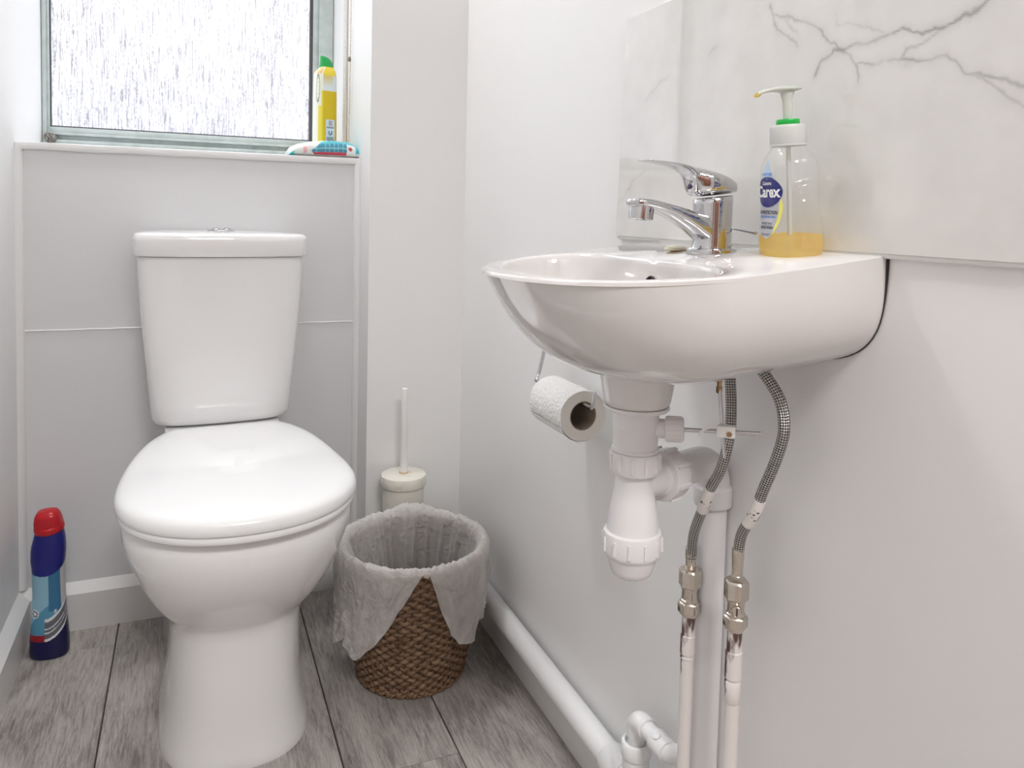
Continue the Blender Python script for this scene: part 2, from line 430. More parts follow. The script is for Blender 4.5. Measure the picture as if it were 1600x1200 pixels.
fb.box(-.9, 1.2, -1.9, 2.3, -.05, -.0018, 1)
struct(fb.build('floor', [M['floor'], M['dark']], smooth=False), 'grey wood-effect laminate plank floor')

def wallbox(name, m, boxes, label=None):
    b = MB()
    for q in boxes: b.box(*q)
    return struct(b.build(name, m, smooth=False), label)
wallbox('wall_left', M['wall'], [(XL-.1, XL, YF, 2.2, 0, CEIL)])
wallbox('wall_right', M['wall'], [(XR, XR+.1, YF, 2.2, 0, CEIL)])
# back wall right of the window with its splayed reveal, plus the part above the window
b = MB()
v = [(RV0,YB),(XR,YB),(XR,2.2),(RV1-.008,2.2)]
b.rings([[(p[0],p[1],0) for p in v],[(p[0],p[1],CEIL) for p in v]])
b.box(XL, RV0, YB+.001, 2.2, 2.0, CEIL)
struct(b.build('wall_back', M['wall'], smooth=False))
b = MB()
b.box(XL, .352, YP, 2.0, 0, SZ-.013)
b.box(XL, .345, 2.0, 2.2, 0, .97)
struct(b.build('wall_window', M['panel'], smooth=False), 'boxed panel wall under the window sill')
wallbox('ceiling', M['ceil'], [(XL-.1, XR+.1, YF-.1, 2.2, CEIL, CEIL+.1)])
# wall behind the viewer with an open doorway to the hall
wallbox('wall_front', M['wall'], [(XL-.1, -.22, YF-.1, YF, 0, CEIL), (.5, XR+.1, YF-.1, YF, 0, CEIL), (-.22, .5, YF-.1, YF, 2.0, CEIL)])
wallbox('wall_hall', M['hall'], [(-1.1, -1.0, -1.9, YF-.1, 0, CEIL), (1.3, 1.4, -1.9, YF-.1, 0, CEIL), (-1.1, 1.4, -2.0, -1.9, 0, CEIL)])
wallbox('ceiling_hall', M['hall'], [(-1.1, 1.4, -2.0, YF-.1, CEIL, CEIL+.1)])
b = MB(); b.box(-.45, .50, -1.895, -1.855, .01, 2.02)
for zz in (.2, 1.1):
    for xx in (-.36, .08): b.box(xx, xx+.33, -1.857, -1.849, zz, zz+.72)
struct(b.build('door_1', M['door'], bevel=.004), 'brown panelled wooden door across the hall')

# trims round the panel under the window
b = MB()
b.rings([[(XL+r*math.cos(t)*1.0, YP-r*math.sin(t), z) for r, t in [(0,0)]+[(.0125, PI/2*i/8) for i in range(9)]] for z in (.094, SZ-.011)])
struct(b.build('trim_1', M['trim']), 'quarter bead in the left corner of the panel')
b = MB()
xr = RV0-.0035
b.rings([[(xr-r*math.cos(t), YP-r*math.sin(t), z) for r, t in [(0,0)]+[(.0125, PI/2*i/8) for i in range(9)]] for z in (.094, SZ-.011)])
struct(b.build('trim_2', M['trim']), 'quarter bead in the right corner of the panel')
b = MB()
N_ = 30
R = []
for i in range(N_+1):
    X = lerp(XL+.0005, RV0-.0042, i/N_); dz = .0012*noise.noise((X*14, 3, 0))
    R.append([(X, YP-.006, SZ-.014+dz), (X, YP-.0075, SZ-.009+dz), (X, YP-.006, SZ-.001+dz), (X, YP-.002, SZ+dz*.5), (X, 2.012, SZ), (X, 2.012, SZ-.0135)])
b.rings(R)
struct(b.build('trim_3', M['trim'], angle=50), 'painted window sill board')
b = MB()
for x0, x1, z0, z1 in ((XL+.012, .338, .6030, .6026),):
    pts = [(lerp(x0, x1, i/60), YP-.0006, lerp(z0, z1, i/60)+.0009*noise.noise((i*.4, 0, 5))) for i in range(61)]
    b.tube(pts, .0017, 6)
struct(b.build('trim_4', M['trim']), 'ridge of filler along the joint of the panel')

# baseboards (chamfered)
def skirting(name, path, label=None):
    b = MB(); b.rings(path, True); return struct(b.build(name, M['trim'], angle=20), label)
def prof(yw, yf, h, hc): return [(yw, 0), (yf, 0), (yf, hc), (lerp(yf, yw, .15), hc+.004), (yw, h)]
skirting('baseboard_back', [[(X, y, z) for y, z in prof(YP, 1.7046, .0935, .074)] for X in (XL, RV0-.004)])
skirting('baseboard_left', [[(x_, Y, z) for x_, z in prof(XL, -.289, .0955, .074)] for Y in (YF, 1.7046)])
skirting('baseboard_right', [[(x_, Y, z) for x_, z in prof(XR, .5576, .078, .072)] for Y in (YF, YB)])
skirting('baseboard_corner', [[(X, y, z) for y, z in prof(YB, YB-.014, .0935, .074)] for X in (RV0, XR)], 'baseboard in the back right corner')

# ------------------------------------------------------------------ window
win = thing('window_1', 'metal framed window with patterned privacy glass', 'window', (0, YW, SZ)); del win['category']; win['kind'] = 'structure'
b = MB()
fz0, fz1 = .9665, 1.995
gx0, gx1, gz0 = -.2935, .279, 1.0285      # visible glass at the pane
def fr(x0, x1, z0, z1, y0, y1): b.box(x0, x1, y0-YW, y1-YW, z0-SZ, z1-SZ)
# outer frame
fr(XL+.001, XL+.009, fz0, fz1, YW, YW+.05)
fr(.300, RV1-.0015, fz0, fz1, YW, YW+.05)
fr(XL+.009, .300, fz0, .988, YW, YW+.05)
fr(XL+.009, .300, fz1-.03, fz1, YW, YW+.05)
# stepped bottom rail and casement
fr(XL+.009, .300, .988, .9955, YW+.002, YW+.05)
fr(XL+.009, .300, .9955, 1.006, YW+.018, YW+.05)
fr(XL+.009, .300, 1.006, 1.012, YW+.004, YW+.05)
fr(XL+.009, gx0, 1.012, 1.965, YW+.009, YW+.05)
fr(gx1+.0075, .300, 1.012, 1.965, YW+.009, YW+.05)
fr(gx0, gx1+.0075, 1.012, gz0-.0045, YW+.009, YW+.05)
fr(gx0, gx1+.0075, 1.935, 1.965, YW+.009, YW+.05)
b.build('window_frame', M['frame'], win, bevel=.0012)
b = MB()
fr(gx0, gx0+.0025, gz0-.0045, 1.935, YW+.018, YW+.03)
fr(gx1, gx1+.0075, gz0-.0045, 1.935, YW+.016, YW+.03)
fr(gx0+.0025, gx1, gz0-.0045, gz0-.001, YW+.018, YW+.03)
b.build('gasket', M['seal'], win)
b = MB(); fr(gx0, gx1+.003, gz0-.004, 1.936, YW+.023, YW+.027)
b.build('glass_pane', M['pane'], win)
b = MB(); b.lathe([(.004,-.007),(.010,-.005),(.012,0),(.009,.006),(.003,.008)], (XL+.017, YW-.004-YW, .9975-SZ), (0,1,.2), 14)
for i in range(len(b.v)):
    p = V3(b.v[i]); q = noise.noise_vector(p*160)*.003; b.v[i] = tuple(p+q)
b.build('crumbled_putty', M['mould'], win)

# ------------------------------------------------------------------ blind cord on the reveal
def revx(Y): return lerp(RV0, RV1, (Y-YB)/(YW-YB))
b = MB()
for i in range(2):
    pass
ya = 1.868
b.rings([[(revx(ya)-.0035, ya-.018, z), (revx(ya)-.0035, ya+.018, z), (revx(ya)-.0002, ya+.018, z), (revx(ya)-.0002, ya-.018, z)] for z in (SZ, 2.0)])
n0 = len(b.v)
for i in range(70):
    z = SZ+.012+i*.0125; b.box(revx(ya)-.0042, revx(ya)-.003, ya-.0012, ya+.0012, z, z+.006, 1)
tag(b.build('blind_tape', [M['tape'], M['pwhite']]), 'beige stitched tape running down the right window reveal', 'blind tape')
ch = thing('bead_chain', 'thin beaded pull chain hanging down the right window reveal', 'blind chain', (.338, 1.80, SZ+.004))
b = MB()
nb = 210
for i in range(nb):
    z = i*.0047; xo = .0012*math.sin(z*5)
    b.lathe([(.0004,-.0017),(.0014,-.0009),(.0017,0),(.0014,.0009),(.0004,.0017)], (xo-.0005*(z<.2), 0, z+.003), (0,0,1), 6)
    if i: b.tube([(xo, 0, z-.002), (xo, 0, z+.002)], .0004, 4)
b.build('beads', M['bead'], ch)
b = MB(); b.lathe([(.001,-.0055),(.0032,-.004),(.0036,0),(.0028,.004),(.0012,.0055)], (-.0012,-.001,.227), (0,0,1), 12)
b.build('connector', mat('connector_plastic', srgb(120,112,100), .5), ch)

# ------------------------------------------------------------------ marble tile splashback
VE = [[(.4107,1.0191),(.4232,1.0141),(.4388,1.0125),(.4599,1.0097),(.4908,1.0140),(.4990,1.0145),(.5241,1.0104),(.5452,1.0109),(.5610,1.0114),(.5769,1.0018),(.5847,.9918)],
[(.6526,1.0746),(.6459,1.0622),(.6265,1.0579),(.6039,1.0476),(.5789,1.0347),(.5647,1.0195),(.5449,1.0060),(.5350,.9947),(.5311,.9799)],
[(.5319,.9918),(.5113,.9896),(.4894,.9903),(.4844,.9950),(.4692,.9987),(.4479,1.0093),(.4388,1.0125)],
[(.4867,.9899),(.4683,.9845),(.4417,.9841),(.4249,.9699),(.4115,.9638),(.3987,.9599),(.3863,.9542),(.3794,.9522),(.36,.945)],
[(.4249,.9699),(.4091,.9595),(.3940,.9495),(.3785,.9369),(.36,.925)],
[(.6461,1.0650),(.6391,1.0473),(.6174,1.0323),(.6079,1.0253)],[(.6263,1.0552),(.6104,1.0361)],
[(.5632,1.0460),(.5561,1.0347),(.5372,1.0295),(.5192,1.0245),(.5017,1.0140)],
[(.8864,1.0059),(.8651,1.0185),(.8356,1.0293)],[(.7504,1.0434),(.7361,1.0483)],[(.9498,.8659),(.9161,.8948),(.8838,.9115)],
[(.4107,1.0191),(.395,1.03),(.38,1.045)]]
VW = [1.5,1.1,.9,1.25,.9,.8,.6,.6,.55,.5,.45,1.4]
TY0, TY1, TZ0, TZ1 = .30, .9455, .8238, 1.1235
TX = XR-.008
nyt, nzt = 420, 190
b = MB(); R = []; cols = []
segs = [(V3((p[0],p[1],0)), V3((q[0],q[1],0)), w) for l, w in zip(VE, VW) for p, q in zip(l, l[1:])]
basec = V3((.74,.73,.71)); veinc = V3((.30,.295,.30))
for j in range(nzt+1):
    row = []
    for i in range(nyt+1):
        Y = lerp(TY0, TY1 + lerp(.0065, -.0055, j/nzt), i/nyt); Z = lerp(TZ0, TZ1, j/nzt)
        row.append((TX, Y, Z))
        p = V3((Y, Z, 0)) + V3((noise.noise((Y*55, Z*55, 1)), noise.noise((Y*55, Z*55, 7)), 0))*.0042 + V3((noise.noise((Y*190, Z*190, 3)), noise.noise((Y*190, Z*190, 9)), 0))*.0016
        d = 0
        for a, c, w in segs:
            if min(a.x, c.x)-.02 < p.x < max(a.x, c.x)+.02 and min(a.y, c.y)-.02 < p.y < max(a.y, c.y)+.02:
                ab = c-a; t = max(0, min(1, (p-a).dot(ab)/ab.length_squared)); r = (p-a-ab*t).length
                st = .65+.5*noise.noise((p.x*40, p.y*40, 21))
                d = max(d, w*st*(.68*math.exp(-(r/.0012)**2) + .17*math.exp(-(r/.0055)**2)))
        mot = .035*noise.fractal((Y*26, Z*26, 2), 1, 2, 4)
        q = max(0, min(.85, d)); cc = basec*(1-q) + veinc*q; cols.append(tuple(max(0, c - mot) for c in cc))
    R.append(row)
b.rings(R, False, False, False, 0, None, cols)
b.build
# edge thickness and back
o0 = len(b.v)
def tile_edge(pa, pb):
    b.add([pa, pb, (XR-.0005, pb[1], pb[2]), (XR-.0005, pa[1], pa[2])], [[0,1,2,3]], 0, None, [tuple(basec*.97)]*4)
tile_edge(R[0][0], R[0][-1]); tile_edge(R[0][-1], R[-1][-1]); tile_edge(R[-1][-1], R[-1][0]); tile_edge(R[-1][0], R[0][0])
sp = thing('splashback_tile', 'large glossy white marble-effect tile with grey veins on wall behind basin', 'tile')
b.build('tile_slab', M['marble'], sp, smooth=False)
b = MB()
pts = [(XR-.004, lerp(TY0, .95, i/50), TZ0-.0015+.0006*noise.noise((i*.7, 1, 2))) for i in range(51)]
b.tube(pts, .0032, 8); b.build('silicone_bead', M['grout'], sp)

# ------------------------------------------------------------------ toilet
wc = thing('toilet', 'white close-coupled toilet with closed lid below the window', 'toilet', (.052, YP, 0), math.radians(2.3))
def egg(z, w, yf, yb, yc, n=2.15, nb=2.1, NN=72, wb=None):
    """ring: front half ellipse yf..yc, back half yc..yb (world-ish Y measured from the panel)"""
    out = []
    for j in range(NN):
        t = 2*PI*j/NN; s, c = math.sin(t), math.cos(t)
        if s < 0:
            out.append((w*math.copysign(abs(c)**(2/n), c), yc + (yc-yf)*-abs(s)**(2/n), z))
        else:
            out.append((w*math.copysign(abs(c)**(2/nb), c), yc + (yb-yc)*abs(s)**(2/nb), z))
    return out
Y_ = lambda y: y - YP
tab = [(.398,.150,1.100,1.49),(.395,.160,1.090,1.50),(.388,.1655,1.084,1.50),(.370,.166,1.082,1.50),(.345,.160,1.088,1.50),(.318,.150,1.101,1.505),
       (.292,.139,1.118,1.51),(.268,.127,1.138,1.52),(.250,.117,1.154,1.53),(.236,.109,1.167,1.54),(.226,.104,1.176,1.55),(.216,.1015,1.181,1.56),
       (.200,.1005,1.184,1.57),(.160,.1005,1.186,1.58),(.110,.102,1.187,1.59),(.070,.105,1.187,1.60),(.040,.109,1.186,1.60),(.018,.114,1.183,1.60),(.006,.1165,1.181,1.60),(.0,.1165,1.182,1.60)]
b = MB()
R = []
for z, w, yf, yb in tab:
    yc = lerp(1.34, 1.24, sst(z, .17, .26)); n = lerp(2.7, 2.1, sst(z, .17, .25))
    R.append(egg(z, w, Y_(yf), Y_(yb), Y_(yc), n, 2.6))
b.rings(R[::-1])
# rear platform that carries the cistern
sec = sellipse(.105, .145, 6, 48)
b.rings([[(x*s, Y_(1.565)+y*s2, z) for x, y in sec] for z, s, s2 in ((.20,.85,.8),(.30,.95,.98),(.40,1,1),(.425,1,1),(.4345,.97,.98))])
b.build('pan', M['ceramic'], wc, angle=60)
# seat and lid outlines
def lid_outline(NN=96):
    pts = []
    w, yc, af, ab, ylim = .1745, 1.238, .175, .330, 1.515
    th0 = math.asin((ylim-yc)/ab)
    A = [th0 - (2*th0+PI)*0 for _ in range(1)]
    m = NN-12
    for i in range(m):
        t = lerp(th0, -PI-th0, i/(m-1)); c, s = math.cos(t), math.sin(t)
        if s >= 0: pts.append((w*c, yc+ab*s))
        else: pts.append((w*math.copysign(abs(c)**(2/2.1), c), yc-af*abs(s)**(2/2.1)))
    a, e = pts[-1], pts[0]
    for i in range(1, 13): pts.append((lerp(a[0], e[0], i/13), ylim))
    return pts
LO = lid_outline()
def scaled(s, z, yc=1.26): return [(x*s, Y_(yc+(y-yc)*s), z + .013*sst(y, 1.3, 1.5)) for x, y in LO]
b = MB(); b.rings([scaled(s, z) for s, z in ((.95,.399),(.975,.3995),(.985,.402),(.985,.408),(.978,.4105),(.95,.411))]); b.build('seat', M['seat'], wc, angle=50)
b = MB(); b.rings([scaled(s, z) for s, z in ((.96,.4115),(.992,.412),(1,.4145),(1.001,.420),(.994,.4265),(.975,.4315),(.94,.4350),(.88,.4378),(.78,.4405),(.62,.4428),(.4,.4442),(.2,.4448),(.05,.445))]); b.build('lid', M['seat'], wc, angle=50)
for s in (-1, 1):
    b = MB(); b.tube([(s*.055, Y_(1.500), .424), (s*.055, Y_(1.530), .424)], .009, 16); b.lathe([(.014,0),(.014,.004),(.009,.007)], (s*.055, Y_(1.535), .428), (0,0,1), 18)
    b.build('hinge', M['seat'], wc)
# cistern
def rrect(w, yfront, yback, z, n=7, bow=.010, NN=96):
    out = []; d = yback-yfront
    for x, y in sellipse(w/2, d/2, n, NN):
        yy = (yfront+yback)/2 + y
        if y < 0: yy -= bow*(1-(x/(w/2))**2)*(-y/(d/2))
        out.append((x, Y_(yy), z))
    return out
b = MB(); R = []
for z, w, yf in ((.4355,.20,1.585),(.4365,.232,1.566),(.442,.2465,1.5565),(.452,.2535,1.552),(.475,.257,1.551),(.53,.267,1.547),(.60,.280,1.543),(.66,.290,1.540),(.72,.2965,1.5385),(.757,.2995,1.538)):
    R.append(rrect(w, yf, 1.709, z, 6))
b.rings(R); b.build('cistern', M['ceramic'], wc, angle=50)
b = MB(); R = []
for z, w, yf, yb in ((.758,.296,1.540,1.707),(.7585,.309,1.532,1.711),(.762,.3125,1.5295,1.712),(.788,.3130,1.529,1.712),(.7955,.3115,1.530,1.7115),(.7995,.306,1.5335,1.709),(.8015,.296,1.54,1.704),(.803,.24,1.56,1.69),(.8045,.12,1.60,1.65),(.805,.02,1.62,1.63)):
    R.append(rrect(w, yf, yb, z, 6.5, .012))
b.rings(R); b.build('cistern_lid', M['ceramic'], wc, angle=50)
bt = MB(); bt.lathe([(.0265,0),(.0265,.002),(.024,.0035),(.0205,.004)], (0, Y_(1.622), .8035), (0,0,1), 40)
fbn = bt.build('flush_button', M['chrome'], wc)
for s in (-1, 1):
    b = MB()
    R = []
    for k_, (sc, z) in enumerate(((1,.002),(.98,.0035),(.85,.0050),(.5,.0062),(.1,.0066))):
        R.append([(s*.0098 + x*sc*.0090, y*sc*.0185, z) for x, y in sellipse(1, 1, 2.3, 24)])
    b.rings(R); b.build('push_plate', M['chrome'], fbn, loc=(0, Y_(1.622), .8045))

# ------------------------------------------------------------------ wash basin
BYC = .66
bas = thing('wash_basin', 'small white ceramic wall-hung basin on the right wall', 'wash basin', (XR, BYC, .70))
def rimz(X):
    t = min(1, max(0, (X-.26)/(.5655-.26))); return .796 + (.8225-.796)*t**1.25
NF = 72; NBK = 12
def basin_outline():
    pts = []
    xs, xf, hw, n, dw = .42, .26, .175, 2.05, -.010
    for i in range(NBK):
        X = lerp(XR, xs, i/NBK); pts.append((X, BYC-(hw+dw*(X-xs)/(XR-xs))))
    for i in range(NF+1):
        t = PI*i/NF; c, s = math.cos(t), math.sin(t)
        pts.append((xs-(xs-xf)*abs(s)**(2/n), BYC-hw*math.copysign(abs(c)**(2/n), c)))
    for i in range(1, NBK+1):
        X = lerp(xs, XR, i/NBK); pts.append((X, BYC+(hw+dw*(X-xs)/(XR-xs))))
    return pts
BO = basin_outline()
def bsec(s):
    mf, kf, ms, ks, zb, mw, kw, zw = .864, 3.60, 2.72, 3.15, .696, 3.95, 3.62, .7137
    out = []
    for X, Y in BO:
        z0 = rimz(X)
        t = min(1, max(0, (X-.42)/(XR-.42)))
        s_ = min(s, .99999)
        gf = (1-s_**mf)**(1/kf); gs = (1-s_**ms)**(1/ks); gw = (1-s_**mw)**(1/kw)
        Xn = .42-(.42-X)*gf if X < .42 else X
        g = gs*(1-t)+gw*t
        out.append((Xn, BYC+(Y-BYC)*g, z0*(1-s)+(zb+(zw-zb)*t)*s))
    return out
# inner bowl outline: near-ellipse between front rim and the tap ledge
def bowl_ring(sc, z, front=.285, back=.432, hw=.152, n=2.5):
    out = []
    cx = (front+back)/2
    for X, Y in BO:
        # same angular parameter as the outline, squeezed towards the bowl
        a = math.atan2(Y-BYC, X-.40)
        pass
    m = len(BO)
    for i in range(m):
        # angle runs from near-back corner round the front to far-back corner, then closes along the ledge
        out.append(None)
    return out
b = MB()
secs = [bsec(s) for s in [0]+[.012, .03] + [1-(1-i/26)**1.7 for i in range(1, 26)] + [.9995]]
rim = BO
# top surface: from outline inwards (rounded edge), then flat rim, then bowl
def rim_ring(g, dz):
    return [( .42-(.42-X)*g if X < .42 else X, BYC+(Y-BYC)*g, rimz(X)+dz) for X, Y in BO]
R = secs[::-1]
R[-1] = [(p[0], p[1], p[2]-.004) for p in rim_ring(1.0, 0)]
R += [rim_ring(.996, -.0012), rim_ring(.988, 0)]
# inner rim polygon with the same vertex count
BI = []
for i, (X, Y) in enumerate(BO):
    f = i/(len(BO)-1)
    if i <= NBK: # along near side -> walk the ledge edge from centre to near corner
        t = i/NBK; BI.append((.430, BYC - .128*t))
    elif i >= len(BO)-1-NBK:
        t = (len(BO)-1-i)/NBK; BI.append((.430, BYC + .128*t))
    else:
        tt = PI*(i-NBK)/NF; c, s = math.cos(tt), math.sin(tt)
        q = (.405-(.405-.284)*abs(s)**(2/2.2), BYC-.150*math.copysign(abs(c)**(2/2.2), c))
        BI.append(q)
# soften the two back corners of the bowl
for _ in range(10):
    BI = [BI[0]] + [tuple((BI[i-1][k]*.25+BI[i][k]*.5+BI[i+1][k]*.25) for k in (0,1)) for i in range(1, len(BI)-1)] + [BI[-1]]
def inner(g, dz, flat=0):
    out = []
    for X, Y in BI:
        x_, y_ = .375+(X-.375)*g, BYC+(Y-BYC)*g
        z = rimz(x_)*(1-flat)+ .80*flat + dz
        out.append((x_, y_, z))
    return out
R += [inner(1.03, -.0004), inner(1.0, -.002), inner(.985, -.006)]
for g, dz, fl in ((.97,-.012,.1),(.94,-.028,.3),(.89,-.046,.6),(.80,-.064,.9),(.65,-.076,1),(.45,-.083,1),(.2,-.087,1),(.08,-.088,1)):
    R.append(inner(g, dz, fl))
nR = len(R[0])
b.rings([[(p[0]-XR, p[1]-BYC, p[2]-.70) for p in r] for r in R], True, True, True)
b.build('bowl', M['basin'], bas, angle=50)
# waste boss moulded under the bowl
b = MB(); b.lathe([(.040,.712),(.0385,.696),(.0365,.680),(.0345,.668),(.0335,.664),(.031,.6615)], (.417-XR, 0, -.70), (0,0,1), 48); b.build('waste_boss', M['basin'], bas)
# overflow hole and drain
b = MB(); b.lathe([(.0075,0),(.0075,.002),(.006,.002),(.0055,-.006)], (.4255-XR, -.004, .7845-.70), (-1,0,.35), 24); b.build('overflow_hole', M['dark'], bas)
b = MB(); b.lathe([(.021,0),(.020,.0025),(.014,.003),(.013,.001)], (.377-XR, 0, .7125-.70), (0,0,1), 30); b.build('drain', M['chrome'], bas)
# dark gap line between basin and wall
b = MB()
edge = [p for p in [s_[0] for s_ in secs]]
pts = [(XR-.0012, p[1]-.0006, p[2]) for p in edge if p[2] > .7145]
b.tube([(p[0]-XR, p[1]-BYC, p[2]-.70) for p in pts], [.0006+.0009*sst(p[2], .77, .815) for p in pts], 6); b.build('joint_gap', M['dark'], bas)

# ------------------------------------------------------------------ tap
TB = V3((.5013, .66, rimz(.5013)-.0012))
tp = thing('basin_tap', 'chrome single-lever mixer tap standing on the basin ledge', 'tap', TB); tp.scale = (1, 1, .9)
b = MB(); b.lathe([(.0252,-.0012),(.0256,.0012),(.0256,.0052),(.0248,.0064),(.021,.0066)], n=48); b.build('base_ring', M['chrome'], tp)
def fsec(f, z0, z1, hw, n=2.6, NN=36): # section across the forward (-X) direction
    return [(-f, x, (z0+z1)/2+y) for x, y in sellipse(hw, (z1-z0)/2, n, NN)]
b = MB()
b.rings([[( x*rx+dx, y*ry, z + (x*rx+dx)*tl) for x, y in sellipse(1, 1, 2, 48)] for z, rx, ry, dx, tl in
   ((.006,.0215,.0205,-.0005,0),(.009,.0208,.0202,0,0),(.02,.0205,.020,0,0),(.04,.0205,.020,0,.03),(.058,.0207,.0202,0,.12),(.0645,.0206,.0201,0,.15),(.0655,.0195,.019,0,.15))])
b.build('column', M['chrome'], tp, angle=50)
b = MB()
S = [(.0,.008,.046,.0165),(.012,.010,.0468,.0165),(.020,.0165,.0478,.0162),(.030,.0245,.0500,.0155),(.042,.0325,.0530,.0146),(.056,.0405,.0563,.0138),(.070,.0462,.0593,.0133),(.080,.0488,.0610,.0132),(.088,.0498,.0618,.0130),(.094,.0503,.0616,.0118),(.0985,.0512,.0605,.0092),(.1005,.053,.059,.0055)]
b.rings([fsec(*q) for q in S]); b.build('spout', M['chrome'], tp, angle=60)
ar = MB(); ar.lathe([(.0122,.0),(.0126,.002),(.0126,.0155),(.0115,.0165),(.0108,.0150),(.0102,.0105)], (-.0855,0,.0535), (-.1,0,-1), 40); aer = ar.build('aerator', M['chrome'], tp)
b = MB(); b.lathe([(.0101,.0),(.0101,.0006)], (-.0868,0,.0412), (-.1,0,-1), 30); b.build('mesh_screen', mat('aerator_mesh', (.12,.11,.11), .5), aer)
lv = MB()
S = [(-.0225,.0745,.0708,.006),(-.0212,.0805,.0700,.0125),(-.016,.0858,.0692,.0180),(-.008,.0902,.0682,.0205),(0,.0930,.0672,.0212),(.010,.0958,.0660,.0208),(.018,.0974,.0652,.0190),(.0245,.0982,.0655,.0160),(.0282,.0987,.0700,.0138),(.0305,.0990,.0820,.0132),(.0335,.0996,.0885,.0138),(.040,.1006,.0933,.0145),(.050,.1018,.0970,.0145),(.062,.1028,.0994,.0135),(.074,.1034,.1009,.0122),(.083,.1036,.1016,.0108),(.0875,.1036,.1020,.0085),(.0895,.1034,.1024,.005)]
lv.rings([fsec(f, z0, z1, hw, 2.5) for f, z1, z0, hw in S]); lev = lv.build('lever', M['chrome'], tp, angle=60)
b = MB(); b.lathe([(.0036,0),(.0036,.0008),(.002,.0012)], (-.0292,0,.0765), (-1,0,.12), 20); b.build('temperature_dot', mat('dot_red_blue', (.06,.03,.12), .3), lev)
b = MB(); b.lathe([(.0032,0),(.0032,.0008),(.001,.001)], (-.0185,-.006,.0245), (-.85,-.35,-.4), 16); b.build('grub_screw', M['steel'], tp)
b = MB()
b.tube(smooth_path([(.027,.012,.0),(.027,.012,.020),(.0275,.004,.0285),(.028,-.012,.0275),(.0285,-.034,.0250)], 6), .0021, 10)
b.build('pop_up_lever', M['chrome'], tp)
b = MB()
b.rings([[(x*s, y*s, z) for x, y in sellipse(.016, .010, 2.4, 24)] for z, s in ((0,.9),(.0015,1),(.0035,.95),(.005,.7),(.0056,.2)) ])
so = b.build('soap_sliver', M['soap'], None, loc=(.493, .712, rimz(.493)+.0002)); so.rotation_euler = (0,0,.5)
tag(so, 'small cream sliver of soap behind the chrome tap', 'soap')

# ------------------------------------------------------------------ soap bottle
SB = V3((.5300, .576, rimz(.53)-.0022))
sb = thing('soap_dispenser', 'clear pump soap bottle with amber soap on the basin ledge', 'soap bottle', SB)
sb.rotation_euler = (Matrix.Rotation(math.radians(-4.6), 3, 'Y') @ Matrix.Rotation(math.atan2(.26,-.966), 3, 'Z')).to_euler()   # leans with the sloping ledge
# local +X is the label face
BP = [(0,.028,.019,2.6),(.0018,.0325,.0225,2.8),(.006,.0345,.0245,2.9),(.016,.0345,.0246,2.9),(.024,.0335,.0238,2.9),(.034,.0318,.0222,2.9),(.048,.0310,.0214,2.9),(.065,.0308,.0213,2.9),(.080,.0307,.0213,2.9),(.088,.0297,.0207,2.8),(.094,.0270,.0195,2.5),(.0985,.0225,.0178,2.2),(.1015,.018,.0163,2.05),(.1035,.0157,.0157,2),(.108,.0155,.0155,2)]
def bottle_pt(u, v, off=0):
    """u: distance along the surface sideways from the middle of the label face, v: height"""
    a, d, n = interp(BP, v)
    y = max(-a*.999, min(a*.999, u)); x = d*(1-(abs(y)/a)**n)**(1/n)
    # outward normal of the superellipse
    nx = (x/d)**(n-1)/d; ny = math.copysign((abs(y)/a)**(n-1)/a, y); l = math.hypot(nx, ny)
    return (x+off*nx/l, y+off*ny/l, v)
b = MB(); R = []
zs = [0,.0018,.004,.008,.016,.024,.034,.048,.065,.080,.084,.088,.091,.094,.0963,.0985,.1,.1015,.1035,.108]
for z in zs:
    a, d, n = interp(BP, z); R.append([(x, y, z) for x, y in sellipse(d, a, n, 56)])
b.rings(R, True, True, False); b.build('bottle', M['clear'], sb, angle=60)
b = MB(); R = []
for z, k_ in ((.0015,.93),(.003,.955),(.008,.96),(.016,.96),(.0205,.96),(.021,.955)):
    a, d, n = interp(BP, z); R.append([(x*k_, y*k_, z) for x, y in sellipse(d, a, n, 48)])
b.rings(R); b.build('liquid_soap', M['liquid'], sb, angle=60)
b = MB(); b.tube([(0,0,.004),(0,0,.104)], .0022, 10); b.build('dip_tube', M['frost'], sb)
LV = lambda v_: .0187 + (v_-.0187)*1.125
# label: teardrop, oval badge and lettering, wrapped on the front
lb = MB()
def patch(rows, matidx, off, nu=10):
    vs = []; fs = []
    for v_, u0, u1 in rows:
        for i in range(nu+1): vs.append(bottle_pt(1.22*lerp(u0, u1, i/nu), LV(v_), off))
    for r in range(len(rows)-1):
        for i in range(nu):
            q = r*(nu+1)+i; fs.append([q, q+1, q+nu+2, q+nu+1])
    lb.add(vs, fs, matidx)
def letters(s, size, u, v_, matidx, bold=0, off=.0007, sx=1, arc=0):
    vs, fs = text_shape(s, size, bold)
    lb.add([bottle_pt(1.22*(u + x*sx), LV(v_ + y + arc*(x*x)), off) for x, y in vs], fs, matidx)
def drop(v_, v0=.0185, v1=.0855):
    t = (v_-v0)/(v1-v0)
    w = .0185*math.sin(PI*min(1, t/.92)**.62)**.75 if t < .92 else .0
    if t > .42: w = min(.0185, .0185*(1-((t-.42)/.58)**1.25))
    else: w = .0185*math.sqrt(max(0, 1-((.42-t)/.42)**2))
    return w
rowsl = [(lerp(.0187, .085, i/40),) for i in range(41)]
patch([(v_, -drop(v_), drop(v_)) for (v_,) in rowsl if v_ >= .052], 1, .0003)
patch([(v_, -drop(v_), drop(v_)) for (v_,) in rowsl if v_ <= .053], 2, .0003)
patch([(v_, drop(v_)-.0028*sst(v_,.02,.03)*(1-sst(v_,.046,.054))-.0002, drop(v_)+.0002) for v_ in [lerp(.021,.054,i/24) for i in range(25)]], 3, .0005, 4) 
